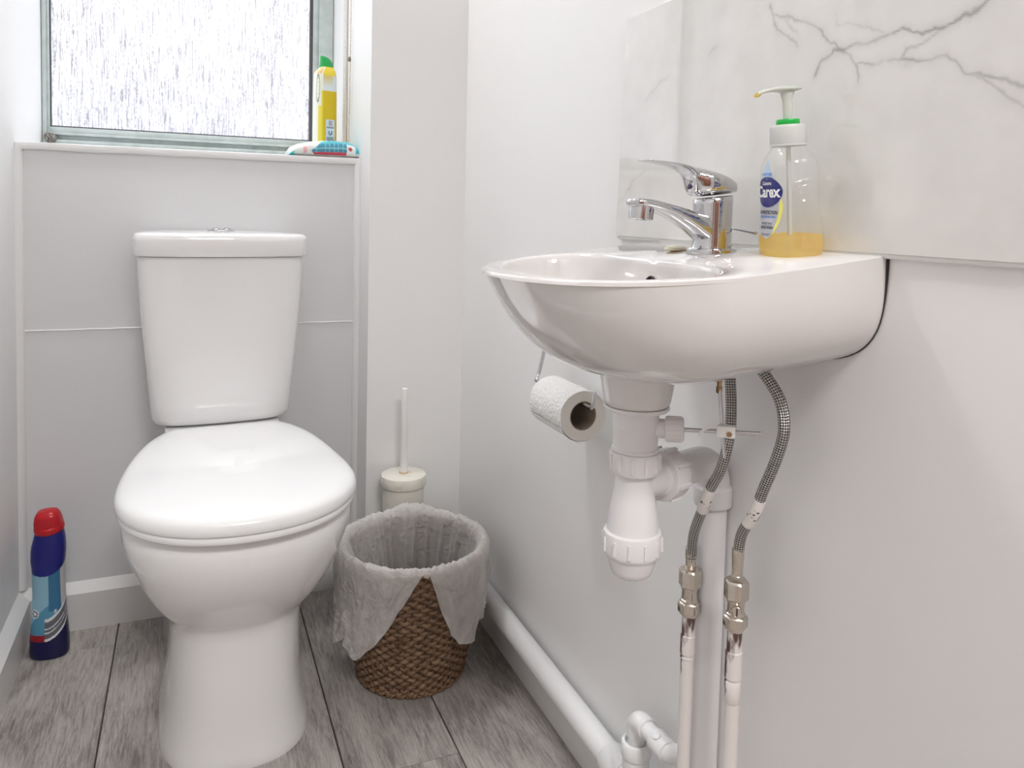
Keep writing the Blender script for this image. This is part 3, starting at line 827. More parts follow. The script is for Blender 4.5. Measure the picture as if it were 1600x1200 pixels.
patch([(v_, -.0188*math.sqrt(max(0, 1-((v_-.0575)/.0128)**2)), .0188*math.sqrt(max(0, 1-((v_-.0575)/.0128)**2))) for v_ in [.0575+.0128*math.sin(lerp(-PI/2, PI/2, i/28)) for i in range(29)]], 0, .0006, 20)
letters('Carex', .0132, 0, .0535, 4, .0004, .0010, 1.0)
letters('Cussons', .0042, 0, .0636, 4, .0001, .0010)
letters('MOISTURE', .0033, 0, .0712, 5, .0001, .0008)
letters('24H PROTECTION', .0042, 0, .0392, 6, .00008, .0008, .82)
letters('AND LEAVES SKIN FRESH', .0024, 0, .0360, 5, .0001, .0008, .9)
letters('ANTIBACTERIAL', .0026, 0, .0305, 6, 0, .0008, .9)
letters('HAND WASH', .0036, 0, .0268, 6, .00008, .0008, .9)
letters('KIND TO SKIN', .0021, 0, .0212, 6, 0, .0008, .9, 14)
lb.build('label', [M['navy'], M['ltblue'], M['lgrey'], M['yellow'], M['pwhite'], M['midblue'], M['pblack']], sb, smooth=False)
# pump
b = MB(); R = []
NC = 72
for z, r in ((.1045,.0160),(.1048,.0166),(.1062,.0167),(.1066,.0163)): R.append([(r*math.cos(2*PI*j/NC), r*math.sin(2*PI*j/NC), z) for j in range(NC)])
for z, r in ((.1072,.0163),(.1215,.0160)):
    R.append([((r+.00045*(j % 2))*math.cos(2*PI*j/NC), (r+.00045*(j % 2))*math.sin(2*PI*j/NC), z) for j in range(NC)])
for z, r in ((.1235,.0156),(.1245,.0150),(.1247,.012)): R.append([(r*math.cos(2*PI*j/NC), r*math.sin(2*PI*j/NC), z) for j in range(NC)])
b.rings(R); b.build('screw_cap', M['capridge'], sb, angle=25)
b = MB(); b.lathe([(.0103,.1245),(.0107,.1252),(.0107,.1288),(.0102,.1297),(.006,.1298)], n=36); b.build('lock_ring', M['green'], sb)
b = MB(); b.lathe([(.0043,.1295),(.0045,.143),(.0050,.149),(.0066,.154),(.0068,.158)], n=24)
# head and drooping nozzle (along local +X)
S = [(-.0125,.1570,.1585,.004),(-.010,.1562,.1595,.0075),(-.004,.1550,.1606,.0095),(.004,.1548,.1608,.0095),(.010,.1555,.1604,.0080),(.014,.1558,.1598,.0050),(.019,.1553,.1590,.0034),(.0235,.1545,.1583,.0030),(.0275,.1530,.1570,.0027),(.030,.1516,.1552,.0022)]
b.rings([[(f, x, (z0+z1)/2+y) for x, y in sellipse(hw, (z1-z0)/2, 2.4, 20)] for f, z0, z1, hw in S])
pm = b.build('pump_head', M['frost'], sb, angle=60)
b = MB(); b.lathe([(.0003,-.0038),(.0018,-.002),(.0023,.001),(.002,.003),(.0005,.0045)], (.0296,0,.1535), (-.8,0,.35), 14); b.build('soap_drip', M['liquid'], pm)

# ------------------------------------------------------------------ bottle trap under the basin
TX0, TY0_ = .417, .66
tr = thing('bottle_trap', 'white plastic bottle trap hanging under the basin', 'waste trap', (TX0, TY0_, .478))
def tz(prof): return [(r, .66+(z-.66)*.963-.478) for r, z in prof]
b = MB(); b.lathe(tz([(.033,.6613),(.0335,.659),(.032,.657),(.026,.656),(.0232,.654),(.0232,.638),(.0227,.6375),(.0227,.636),(.0225,.6355),(.0225,.6165),(.0235,.616),(.0238,.6135),(.0222,.612)]), n=48); b.build('tailpiece', M['pvc'], tr)
def ribnut(b, prof, c, axis, ribs, rr, h0, h1, w=.0026, d=.0018, n=48):
    b.lathe(prof, c, axis, n)
    a = V3(axis).normalized(); e = a.orthogonal().normalized(); g = a.cross(e); c = V3(c)
    for k in range(ribs):
        t = 2*PI*(k+.3)/ribs; rad = e*math.cos(t)+g*math.sin(t); tan = a.cross(rad)
        P = []
        for hh in (h0, h1):
            for dr, dw in ((-.001,-w/2),(d,-w/2),(d,w/2),(-.001,w/2)): P.append(c + a*hh + rad*(rr+dr) + tan*dw)
        b.add(P, [[0,1,2,3],[4,7,6,5],[0,4,5,1],[1,5,6,2],[2,6,7,3],[3,7,4,0]])
b = MB(); ribnut(b, tz([(.0225,.6125),(.0250,.6118),(.0253,.610),(.0250,.5915),(.0243,.590),(.0205,.5895)]), (0,0,0), (0,0,1), 12, .0250, .5965-.478, .612-.478); b.build('top_nut', M['pvc'], tr)
b = MB(); b.lathe(tz([(.0190,.5905),(.0192,.582),(.0200,.572),(.0222,.560),(.0243,.548),(.0256,.537),(.0262,.5275),(.0262,.524)]), n=48); b.build('trap_bottle', M['pvc'], tr)
b = MB(); ribnut(b, tz([(.0268,.5275),(.0292,.5262),(.0298,.524),(.0298,.5055),(.0290,.5025),(.0262,.4995),(.0258,.4985),(.0225,.487),(.0205,.4815),(.0175,.4788),(.008,.4782)]), (0,0,0), (0,0,1), 12, .0296, .5125-.478, .5265-.478); b.build('bottom_cap', M['pvc'], tr)
# side arm to the elbow
AD = V3((.1305, .0405, 0)).normalized(); AC = V3((0,0,.5795-.478))
b = MB(); b.lathe([(.0170,.008),(.0178,.020),(.0186,.034),(.0205,.036),(.0205,.040)], AC, AD, 40); b.build('outlet_arm', M['pvc'], tr)
b = MB(); ribnut(b, [(.0205,.038),(.0262,.0388),(.0268,.041),(.0262,.060),(.0245,.062),(.0190,.0622)], AC, AD, 8, .0262, .041, .0595, .004, .0026); b.build('outlet_nut', M['pvc'], tr)
# pop-up rod port
PD = V3((.071,-.053,.003)).normalized(); PC = V3((0,0,.638-.478))
b = MB(); b.lathe([(.0098,.018),(.0096,.030)], PC, PD, 28); b.build('rod_port', M['pvc'], tr)
b = MB(); ribnut(b, [(.0100,.029),(.0124,.0298),(.0126,.0325),(.0122,.046),(.0112,.0475),(.006,.048)], PC, PD, 14, .0122, .031, .0455, .002, .0008, 36); b.build('port_nut', M['pvc'], tr)

# ------------------------------------------------------------------ waste downpipe with elbow
WX, WY = .5475, .7005
wp = thing('waste_pipe', 'white plastic waste pipe with elbow running down the wall from the trap', 'pipe', (WX, WY, 0))
b = MB()
start = V3((TX0, TY0_, .5795)) + AD*.058 - V3((WX, WY, 0))
e0 = V3((0,0,.5795)) - AD*.030
path = [start, start.lerp(e0, .5), e0]
for i in range(1, 13):
    t = PI/2*i/12; path.append(e0 + AD*(.030*math.sin(t)) - V3((0,0,.030))*(1-math.cos(t)))
b.tube(path, .0186, 32); b.lathe([(.0186,0),(.0192,.001),(.0212,.003),(.0214,.022),(.0205,.0235),(.0165,.024)], (0,0,.5505), (0,0,-1), 40)
b.build('elbow', M['pvc'], wp)
b = MB(); b.lathe([(.0163,.53),(.0163,0.0)], n=36); b.build('downpipe', M['pvc'], wp)

# ------------------------------------------------------------------ pop-up linkage
pl = thing('pop_up_linkage', 'thin steel pop-up waste rods joined by white clip below the basin', 'rod', (.50, .632, .63))
O = V3((.50,.632,.63))
p0 = V3((TX0,TY0_,.638)) + PD*.047; p1 = V3((TX0,TY0_,.638)) + PD*.121
b = MB(); b.tube([p0-O, p1-O], .0021, 12); b.build('horizontal_rod', M['steel'], pl)
v0 = V3((.4905,.6240,.6850)); v1 = V3((.4880,.6085,.6140))
b = MB(); b.tube([v0-O, v1-O], .0019, 12); b.build('vertical_rod', M['steel'], pl)
b = MB(); b.lathe([(.0028,0),(.0034,.001),(.0034,.0062),(.0026,.007),(.0026,.0105),(.003,.011),(.003,.017)], v0-O+V3((0,0,-.009)), (0,0,1), 6); b.build('brass_coupling', M['brass'], pl)
cl = MB(); cl.box(-.009, .009, -.0042, .0042, -.0058, .0058)
cl.xform(Matrix.Translation(V3((.4885,.6085,.6412))-O) @ Matrix.Rotation(math.atan2(PD.y, PD.x), 4, 'Z'))
clo = cl.build('clip', M['white'], pl, bevel=.0012)
b = MB(); b.lathe([(.0026,0),(.0028,.001),(.0018,.0016)], V3((.4885,.6038,.6395))-O, (-.5,-.85,-.05), 16); b.build('clip_screw', M['brass'], clo)
b = MB()
st = [V3((.4655,.6215,.6360))-O, V3((.4685,.6195,.6405))-O, V3((.4745,.6165,.6450))-O, V3((.4815,.6120,.6470))-O]
b.rings([[p+V3((0,0,-.0022)), p+V3((0,0,.0022)), p+V3((-.0004,-.0006,.0022)), p+V3((-.0004,-.0006,-.0022))] for p in smooth_path(st, 5)]); b.build('clip_tail', M['white'], clo)

# ------------------------------------------------------------------ flexible hoses, valves, supply pipes
def sleeve_cols(pts, seed):
    pass
def hose(name, label, pts, sl0, sl1, tail):
    P = smooth_path(pts, 14); O = P[-1].copy()
    h = thing(name, label, 'hose', O, 0, 'flexible tap hoses')
    P = [p-O for p in P]
    b = MB(); b.tube(P, .0056, 20); b.build('braided_hose', M['braid'], h)
    # sleeve with smudged black print
    ln = [0]
    for i in range(1, len(P)): ln.append(ln[-1]+(P[i]-P[i-1]).length)
    T = ln[-1]
    def at(s):
        for i in range(1, len(P)):
            if s <= ln[i]: return P[i-1].lerp(P[i], (s-ln[i-1])/(ln[i]-ln[i-1]))
        return P[-1]
    b = MB(); ns, na = 40, 48
    C = [at(lerp(sl0, sl1, i/ns)) for i in range(ns+1)]
    cols = []
    for i in range(ns+1):
        for j in range(na):
            u, w = j/na*9, i/ns*7
            k = noise.noise((u*1.5, w*1.5, ord(tail[0])))
            inside = .28 < i/ns < .74
            dark = inside and (k > .32) and (math.floor(i/ns*11) % 3 != 1 or math.floor(j/na*18) % 3 == 0)
            cols.append((.05,.05,.06) if dark else (.80,.77,.74))
    n0 = len(b.v); b.tube(C, .0062, na)
    for i, c in enumerate(cols): b.col[n0+i] = c
    b.build('label_sleeve', M['print'], h)
    d = V3((0,0,-1))
    b = MB(); b.lathe([(.0058,.016),(.0064,.0155),(.0064,.006),(.0060,.005),(.0056,-.012),(.0060,-.0125)], (0,0,0), (0,0,1), 24); b.build('crimp_ferrule', M['nickel'], h)
    return h
def hexring(b, prof, c=(0,0,0), rot=0):
    R = []
    for r, z in prof: R.append([(c[0]+r*math.cos(rot+PI/3*j+d), c[1]+r*math.sin(rot+PI/3*j+d), c[2]+z) for j in range(6) for d in (-.06, .06)])
    b.rings(R)
def valve(label, x, y, ztop, screw):
    """isolation valve: nut, body, nut; base at its lower end"""
    zb = ztop-.054
    v_ = thing('isolation_valve', label, 'valve', (x, y, zb), 0, 'isolation valves')
    b = MB(); hexring(b, [(.0110,.0335),(.0127,.0350),(.0127,.0520),(.0112,.0540)], rot=.2); b.build('upper_nut', M['nickel'], v_, angle=30)
    b = MB(); b.lathe([(.0088,.0145),(.0100,.0165),(.0100,.0185),(.0088,.0195),(.0088,.0300),(.0098,.0315),(.0098,.0345)], n=32); b.build('valve_body', M['nickel'], v_)
    b = MB(); hexring(b, [(.0095,.0),(.0125,.0045),(.0127,.006),(.0127,.0150),(.0112,.0165)], rot=.5); b.build('lower_nut', M['nickel'], v_, angle=30)
    s = V3(screw).normalized()
    b = MB(); b.lathe([(.0055,.006),(.0055,.0125),(.0048,.0132),(.0044,.0128)], (0,0,.0245), s, 24); sc = b.build('turn_screw', M['nickel'], v_)
    b = MB(); c = V3((0,0,.0245))+s*.0131; q = s.cross(V3((0,0,1))).normalized()
    b.tube([c-V3((0,0,.0036)), c+V3((0,0,.0036))], .0008, 6); b.build('slot', M['dark'], sc)
    return zb
hotp = [(0.512, 0.637, 0.703), (0.512, 0.6341, 0.6836), (0.51, 0.6287, 0.6597), (0.507, 0.6257, 0.6309), (0.504, 0.6324, 0.5959), (0.504, 0.6473, 0.5708), (0.506, 0.6614, 0.5447), (0.514, 0.687, 0.5055), (0.519, 0.697, 0.4788), (0.52, 0.6993, 0.4655)]
hose('flexible_hose', 'braided steel tap hose nearer the trap, above the left valve', hotp, .142, .176, 'hot')
coldp = [(0.516, 0.597, 0.706), (0.518, 0.5894, 0.699), (0.522, 0.5761, 0.6828), (0.524, 0.5693, 0.6655), (0.525, 0.5692, 0.6449), (0.525, 0.578, 0.6173), (0.525, 0.594, 0.5818), (0.525, 0.6038, 0.5568), (0.525, 0.6215, 0.5286), (0.525, 0.6263, 0.5077), (0.525, 0.627, 0.4936)]
hose('flexible_hose', 'braided steel tap hose nearer the viewer, curving above the right valve', coldp, .150, .186, 'cold')
zb1 = valve('nickel isolation valve on the left supply pipe', 0.5200, 0.6993, 0.4570, (.9,.5,0))
zb2 = valve('nickel isolation valve with slotted screw facing out on the right supply pipe', 0.5250, 0.6270, 0.4766, (-.55,-.83,.03))
def supply(label, x, y, zt, r, sleeves):
    O = V3((x, y, zt))
    b = MB(); b.tube([(0,0,.002)]+[(.0004*noise.noise((z*9,1,x)), 0, z) for z in [-.02*i for i in range(1, int(zt/.02)+1)]]+[(0,0,-zt)], r, 24)
    for z0, z1, dr in sleeves: b.lathe([(r,z0),(r+dr,z0-.001),(r+dr,z1+.001),(r,z1)], (0,0,0), (0,0,1), 24)
    return tag(b.build('supply_pipe', M['pipe'], loc=O), label, 'pipe', 'painted supply pipes')
supply('left white-painted copper supply pipe with flaking paint', 0.5200, 0.6993, zb1, .0074, [(-.022,-.045,.0009),(-.047,-.050,.0006),(-.245,-.250,.0006),(-.256,-.26,.0006)])
supply('right white-painted copper supply pipe with dark drip below its valve', 0.5250, 0.6270, zb2, .0078, [(-.022,-.052,.0010),(-.054,-.078,.0007)])

# ------------------------------------------------------------------ large pipe along the skirting, overflow pipe
lp = thing('skirting_pipe', 'thick white plastic pipe running along the skirting of right wall', 'pipe', (.5405, .85, .0985))
b = MB(); b.tube([(0, Y-.85, 0) for Y in (.86, 1.0, 1.2, 1.4, YB-.002)], .0185, 36); b.build('pipe_run', M['pvc_bright'], lp)
b = MB(); b.lathe([(.0188,.0),(.0215,.001),(.0222,.003),(.0222,.040),(.0205,.043),(.0188,.0435)], (0,.0,0), (0,1,0), 40)
b.tube([(0,.004,0),(0,-.06,0)], .0205, 36); b.build('socket', M['pvc_bright'], lp)
b = MB(); b.lathe([(.0175,-.09),(.0175,.0585),(.0190,.060),(.0196,.062),(.0196,.078),(.0185,.0795),(.0150,.0795),(.0148,.074)], (-.010,-.037,0), (0,0,1), 40); b.build('branch', M['pvc_bright'], lp)
op = thing('overflow_pipe', 'narrow white elbow pipe rising from the branch beside the supply pipes', 'pipe', (.5305, .813, .16))
b = MB(); b.tube([(0,0,.0),(0,0,.034)], .0107, 28); b.build('riser', M['pvc_bright'], op)
b = MB(); 
ez = .0385
path = [(0,0,.026),(0,0,.034)]+[(0, -.014*(1-math.cos(PI/2*i/8)), .034+.014*math.sin(PI/2*i/8)) for i in range(1, 9)]+[(0,-.022,.048)]
b.tube(path, .0132, 28); b.lathe([(.0132,0),(.0136,.001),(.0136,.004),(.0128,.005),(.0107,.005)], (0,-.020,.048), (0,-1,0), 28); b.build('elbow', M['pvc_bright'], op)
b = MB(); b.tube([(0,-.022,.048),(0,-.060,.048)], .0107, 28); b.build('cross_pipe', M['pvc_bright'], op)
b = MB(); b.lathe([(.0107,.0),(.0131,.0006),(.0133,.002),(.0133,.026),(.0128,.0275),(.0107,.028)], (0,-.042,.048), (0,-1,0), 28)
b.lathe([(.005,0),(.005,.0018),(.0035,.0025)], (-.006,-.053,.0595), (-.45,0,.85), 20); b.build('pipe_coupler', M['pvc_bright'], op)
b = MB(); path = [(0,-.066,.048)]+[(.020*(1-math.cos(PI/2*i/8)), -.066-.012*math.sin(PI/2*i/8), .048) for i in range(1, 9)]+[(.0325,-.078,.048)]
b.tube(path, .0118, 28); b.build('bend', M['pvc_bright'], op)

# ------------------------------------------------------------------ toilet roll and its holder
RX, RZ = .511, .569
hd = thing('toilet_roll_holder', 'bent chrome wire toilet roll holder on the right wall', 'toilet roll holder', (XR, 1.10, RZ))
O = V3((XR, 1.10, RZ)); bz = RZ+.0195-.0030
b = MB()
pts = [V3((XR-.012,1.106,.72)), V3((RX+.022,1.107,.716)), V3((RX+.020,1.108,.705)), V3((RX+.016,1.110,.645)), V3((RX+.008,1.112,bz+.018)), V3((RX+.001,1.108,bz+.003)), V3((RX,1.098,bz)), V3((RX,1.0,bz)), V3((RX,.935,bz)), V3((RX-.0005,.922,bz+.002)), V3((RX-.001,.9165,bz+.012)), V3((RX-.001,.9140,bz+.0245))]
b.tube([p-O for p in smooth_path(pts, 6)], .0030, 14); b.build('wire', M['chrome'], hd)
b = MB(); b.lathe([(.024,0),(.024,.004),(.021,.007),(.012,.012),(.004,.0125)], V3((XR-.0005,1.106,.72))-O, (-1,0,0), 32); b.build('wall_plate', M['chrome'], hd)
rl = thing('toilet_roll', 'part-used white toilet roll hanging on the chrome holder', 'toilet roll', (RX, 1.0, RZ))
b = MB()
NR = 64
def rr(t): return .0362 + .0005*math.sin(3*t) 
R = []
for Y, k_ in ((-.0535,.985),(-.0525,1),(.0525,1),(.0535,.985)):
    R.append([(k_*rr(2*PI*j/NR)*math.cos(2*PI*j/NR), Y, k_*rr(2*PI*j/NR)*math.sin(2*PI*j/NR)) for j in range(NR)])
b.rings(R, True, False, False, 0)
# rolled end faces (annuli)
for Y, s in ((-.0535, 1), (.0535, -1)):
    b.rings([[(r*math.cos(2*PI*j/NR), Y+dy, r*math.sin(2*PI*j/NR)) for j in range(NR)] for r, dy in ((.0357,0),(.030,.0002*s),(.0208,.0002*s))], True, False, False, 1)
# loose tail of the last sheet
tl = []
for i in range(10):
    t = math.radians(205 + i*5); tl.append((.0372*math.cos(t), .0372*math.sin(t)))
tl += [(tl[-1][0]+.007, tl[-1][1]-.0035), (tl[-1][0]+.012, tl[-1][1]-.0062)]
b.rings([[(x_, Y, z_) for Y in (-.053, .053)] for x_, z_ in tl], False, False, False, 0)
b.build('paper_roll', [M['paper'], M['paper_end']], rl, recalc=True)
b = MB(); b.rings([[(r*math.cos(2*PI*j/48), Y, r*math.sin(2*PI*j/48)) for j in range(48)] for r, Y in ((.0207,-.0532),(.0207,.0532),(.0197,.0532),(.0197,-.0532),(.0207,-.0532))], True, False, False); b.build('cardboard_core', M['card'], rl)

# ------------------------------------------------------------------ wicker basket with liner
BC = V3((.380, 1.352, 0)); BH = .237
bk = thing('wicker_basket', 'brown woven wicker waste basket beside the toilet', 'basket', BC)
def brad(z): return interp([(0,.0935),(.01,.0965),(.05,.1045),(.12,.115),(.20,.1245),(.237,.128)], z)[0]
NST = 60
b = MB()
rows = 31; seg = NST*5
for r in range(rows):
    z = .010 + r*(BH-.016)/(rows-1); ph = r % 2
    rad = brad(z)
    pts = []; 
    for j in range(seg):
        t = 2*PI*j/seg; wv = math.sin(NST/2*t + PI*ph)
        q = rad + .0030*wv + .0006*noise.noise((t*9, r*3.1, 2)); zz = z + .0012*noise.noise((t*7, r*1.7, 5)) + .0011*math.cos(NST/2*t*2+r)
        pts.append((q*math.cos(t), q*math.sin(t), zz))
    R = []; cols = []
    for j in range(seg):
        p = V3(pts[j]); tg = (V3(pts[(j+1) % seg])-V3(pts[j-1])).normalized(); up = V3((0,0,1)); nn = tg.cross(up).normalized(); up = nn.cross(tg)
        tw = j*.55 + r
        k = .5+.5*noise.noise((j*.19, r*2.3, 11)); k2 = .5+.5*noise.noise((j*.05, r*.6, 4))
        col = V3((.075,.036,.02)).lerp(V3((.40,.26,.155)), min(1, max(0, k*.9+k2*.35-.2)))
        ring = []
        for a in range(7):
            tt = 2*PI*a/7 + tw*.3; lump = 1 + .22*math.sin(tt*2 + tw)
            ring.append(p + nn*(.0031*lump*math.cos(tt)) + up*(.0040*lump*math.sin(tt))); cols.append(tuple(col*(.85+.3*random.random())))
        R.append(ring)
    R.append(R[0]); cols += cols[:7]
    b.rings(R, True, False, False, 0, None, cols)
b.build('woven_side', M['wicker'], bk, angle=80)
b = MB(); cols = []
for s in range(NST):
    t = 2*PI*(s+.5)/NST
    n0 = len(b.v); b.tube([((brad(z)-.0005)*math.cos(t), (brad(z)-.0005)*math.sin(t), z) for z in [BH*i/12 for i in range(13)]], .0022, 6)
    for i in range(n0, len(b.v)): b.col[i] = (.10,.055,.03)
sk = b.build('stakes', M['wicker'], bk)
for nm, z, rr_, tr_ in (('base_braid', .0062, .0955, .0058), ('rim_braid', BH-.001, .1275, .0062)):
    b = MB()
    for k in range(3 if nm == 'rim_braid' else 2):
        pts = []; n = 240; q = 48 if nm == 'rim_braid' else 64
        for j in range(n):
            t = 2*PI*j/n; a = q*t/2 + k*2*PI/3
            pts.append(((rr_+tr_*.5*math.cos(a))*math.cos(t), (rr_+tr_*.5*math.cos(a))*math.sin(t), z+tr_*.5*math.sin(a)))
        pts.append(pts[0]); n0 = len(b.v); b.tube(pts, tr_*.52, 7, caps=False)
        for i in range(n0, len(b.v)):
            kk = .5+.5*noise.noise(V3(b.v[i])*90); b.col[i] = tuple(V3((.14,.075,.04)).lerp(V3((.34,.21,.12)), kk))
    b.build(nm, M['wicker'], bk)
b = MB(); b.lathe([(.0,.004),(.09,.004),(.093,.009),(.0,.0095)], n=40, cap0=False, cap1=False); 
for i in range(len(b.v)): b.col[i] = (.14,.08,.045)
b.build('base', M['wicker'], bk)
# liner: from inside the basket over the rim and down the outside with a ragged hem
cam_phi = math.atan2(-BC.y, -BC.x)           # direction towards the doorway
HEM = [(-180,.070),(-150,.085),(-120,.11),(-100,.150),(-84,.172),(-74,.150),(-66,.158),(-56,.135),(-49,.158),(-43,.166),(-36,.152),(-26,.130),(-16,.095),(-6,.055),(3,.018),(8,-.004),(11,-.006),(15,.022),(22,.075),(30,.118),(38,.142),(48,.150),(54,.152),(60,.118),(68,.122),(78,.110),(90,.085),(110,.08),(140,.07),(180,.070)]
b = MB(); NA = 300; R = []
NI, NO = 16, 26
for j in range(NA):
    dg = -180 + 360*j/NA; ph = cam_phi + math.radians(dg)
    hem = interp(HEM, dg)[0]
    wr = noise.noise((math.cos(ph)*5, math.sin(ph)*5, 0)); wr2 = noise.noise((math.cos(ph)*13, math.sin(ph)*13, 4)); wr3 = noise.noise((math.cos(ph)*26, math.sin(ph)*26, 6))
    col = []
    rimr = .1335; rz = BH + .0125 + .003*wr + .002*wr2 + .012*math.exp(-((abs(dg)-176)/16)**2)
    for i in range(NI):                      # inside
        s = i/NI; z = rz - (.165+.03*wr)*(1-s)**1.0
        r = lerp(brad(max(z, .02))-.014, rimr-.012, s**2) - (.020*max(0, wr2) + .012*max(0, wr))*math.sin(PI*min(1, (1-s)*1.1))
        r -= .028*max(0, noise.noise((math.cos(ph)*3, math.sin(ph)*3, 9)))*(1-s)
        col.append((r, z))
    for a in (150, 115, 80, 45, 15):         # over the rim
        col.append((rimr - .001 + (.0080+.003*wr2)*math.cos(math.radians(a)), rz - .006 + (.0070+.004*wr3)*math.sin(math.radians(a))))
    for i in range(1, NO+1):                 # outside
        s = i/NO; d = max(hem, .0)*s
        fl = .0035*math.sin(4*PI*s + 9*wr) * min(1, hem*9)
        fold = (.0085*noise.noise((math.cos(ph)*5, math.sin(ph)*5, s*2.6+3)) + .0055*(.5-abs(noise.noise((math.cos(ph+s*.5)*9, math.sin(ph+s*.5)*9, s*3+8)))*2) + .0022*noise.noise((math.cos(ph-s*.6)*20, math.sin(ph-s*.6)*20, s*7+8)))
        base = max(brad(max(rz-.006-d, .01))+.0085, .1435 - .10*d)
        flare = .012*s*s*sst(hem, .06, .16)
        r = base + flare + (fold + fl*.5)*sst(s, 0, .35)*min(1, hem*12)
        r = max(r, brad(max(rz-.006-d, .01))+.0065)
        zz = rz - .006 - d + (hem if hem < 0 else 0)*s
        col.append((r, zz))
    R.append([(r*math.cos(ph), r*math.sin(ph), z) for r, z in col])
R.append(R[0])
b.rings(R, False, False, False)
lin = tag(b.build('bin_liner', M['liner'], loc=BC, angle=75), 'thin translucent white liner draped over the wicker basket rim', 'bin liner')

# ------------------------------------------------------------------ toilet brush
TBR = V3((.4190, 1.570, 0))
br = thing('toilet_brush', 'cream toilet brush in its lidded cylinder behind the wicker basket', 'toilet brush', TBR)
b = MB(); b.lathe([(.043,0),(.0437,.002),(.0437,.276)], n=48); b.build('holder', M['cream'], br)
b = MB(); b.lathe([(.0440,.2705),(.0472,.2712),(.0480,.2735),(.0480,.2905),(.0470,.2935),(.0440,.2950),(.010,.2962)], n=56); b.build('lid', M['cream'], br)
b = MB(); b.lathe([(.0100,.2955),(.0106,.2965),(.0100,.2985),(.0085,.2988)], n=28); b.build('handle_collar', mat('stained_collar', (.60,.48,.33), .5), br)
b = MB(); b.lathe([(.0080,.296),(.0082,.31),(.0074,.40),(.0070,.474),(.0062,.4772),(.003,.4782)], n=28); b.build('handle', M['white'], br)

# ------------------------------------------------------------------ blue cleaner bottle on the floor
CB = V3((-.2455, 1.632, 0))
navy = srgb(26,30,122); teal = srgb(84,148,178); teal2 = srgb(52,112,150); pale = srgb(140,185,205); gry = srgb(100,104,112); wht = (.75,.75,.76); red = srgb(150,28,40); navyd = srgb(14,14,70)
cb = thing('cleaner_bottle', 'blue toilet cleaner bottle with red cap in the left corner', 'cleaner bottle', CB, math.radians(-8))
CT = [(0,.0300,.0225,0,0),(.003,.0325,.0245,0,0),(.010,.0330,.025,0,0),(.035,.0325,.0245,0,0),(.060,.0305,.0235,.000,0),(.09,.0285,.0225,.000,0),(.12,.0272,.0215,-.000,0),(.15,.0268,.0210,-.0005,0),(.170,.0272,.0212,-.001,0),(.185,.0285,.0222,-.001,-.001),(.200,.0290,.0225,.000,-.002),(.213,.0282,.0222,.001,-.003),(.226,.0262,.0215,.0025,-.004),(.237,.0240,.0205,.003,-.005),(.243,.0225,.020,.003,-.005)]
def cb_col(u, z):
    """u: angle from the front (towards -Y), degrees, positive to the right"""
    slant = .0215*max(0, (u-2)/60)**1.25
    if z < .036 + (slant if u > -2 else 0): return navyd
    if z > .1705 - .012*math.cos(math.radians(u)) + .006*max(0, u/60): return navy
    if u <= -2:
        if z < .0485: return red
    else:
        k = (z-.036-slant)/.042
        if k < .12 or .34 < k < .39 or .52 < k < .57 or .86 < k < 1: 
            if k < 1: return wht
        if k < 1: return gry
    d = math.hypot((u+38)*.00045, z-.088)
    if d < .0085: return wht if d > .0065 or d < .003 or (d < .0055 and math.sin(u*.5+z*900) > .2) else navyd
    if u > 55: return (.55,.55,.56) if z > .085+.0006*(u-55) else teal2
    if abs(u-30) < 3.5 and abs(z-.090) < .005: return wht if math.sin(z*1500) > -.2 else teal2
    if u > 8 and z > .092: return teal2
    if u < 8 and .118+.0005*u < z: return pale if z < .160 else teal
    if -60 < u < -48 and z > .12 and math.sin(z*420) > 0: return navyd
    if z > .1+.0006*u and u < 8: return pale
    return teal
b = MB(); R = []; cols = []; NZ, NA = 200, 120
for i in range(NZ+1):
    z = .243*i/NZ; w, d, dx, dy = interp(CT, z)
    ring = []
    for j in range(NA):
        t = -PI/2 + 2*PI*j/NA; c, s = math.cos(t), math.sin(t); n = 2.4
        ring.append((dx+math.copysign(abs(c)**(2/n), c)*w, dy+math.copysign(abs(s)**(2/n), s)*d, z))
        u = math.degrees(t+PI/2); u = u-360 if u > 180 else u
        cols.append(cb_col(u, z))
    R.append(ring)
b.rings(R, True, True, True, 0, None, cols); b.build('bottle', M['print'], cb, angle=60)
b = MB(); b.lathe([(.0215,-.002),(.0248,0),(.0255,.004),(.0245,.010),(.0232,.0115)], n=48)
b.rings([[(x*s, y*s, z) for x, y in sellipse(.0232, .0205, 3, 48)] for z, s in ((.0105,1),(.020,.97),(.030,.87),(.036,.72),(.0385,.45),(.039,.1))])
b.xform(Matrix.Translation((.003,-.005,.2425)) @ Matrix.Rotation(math.radians(9), 4, 'X') @ Matrix.Rotation(math.radians(-4), 4, 'Y'))
b.build('cap', M['redcap'], cb, angle=45)

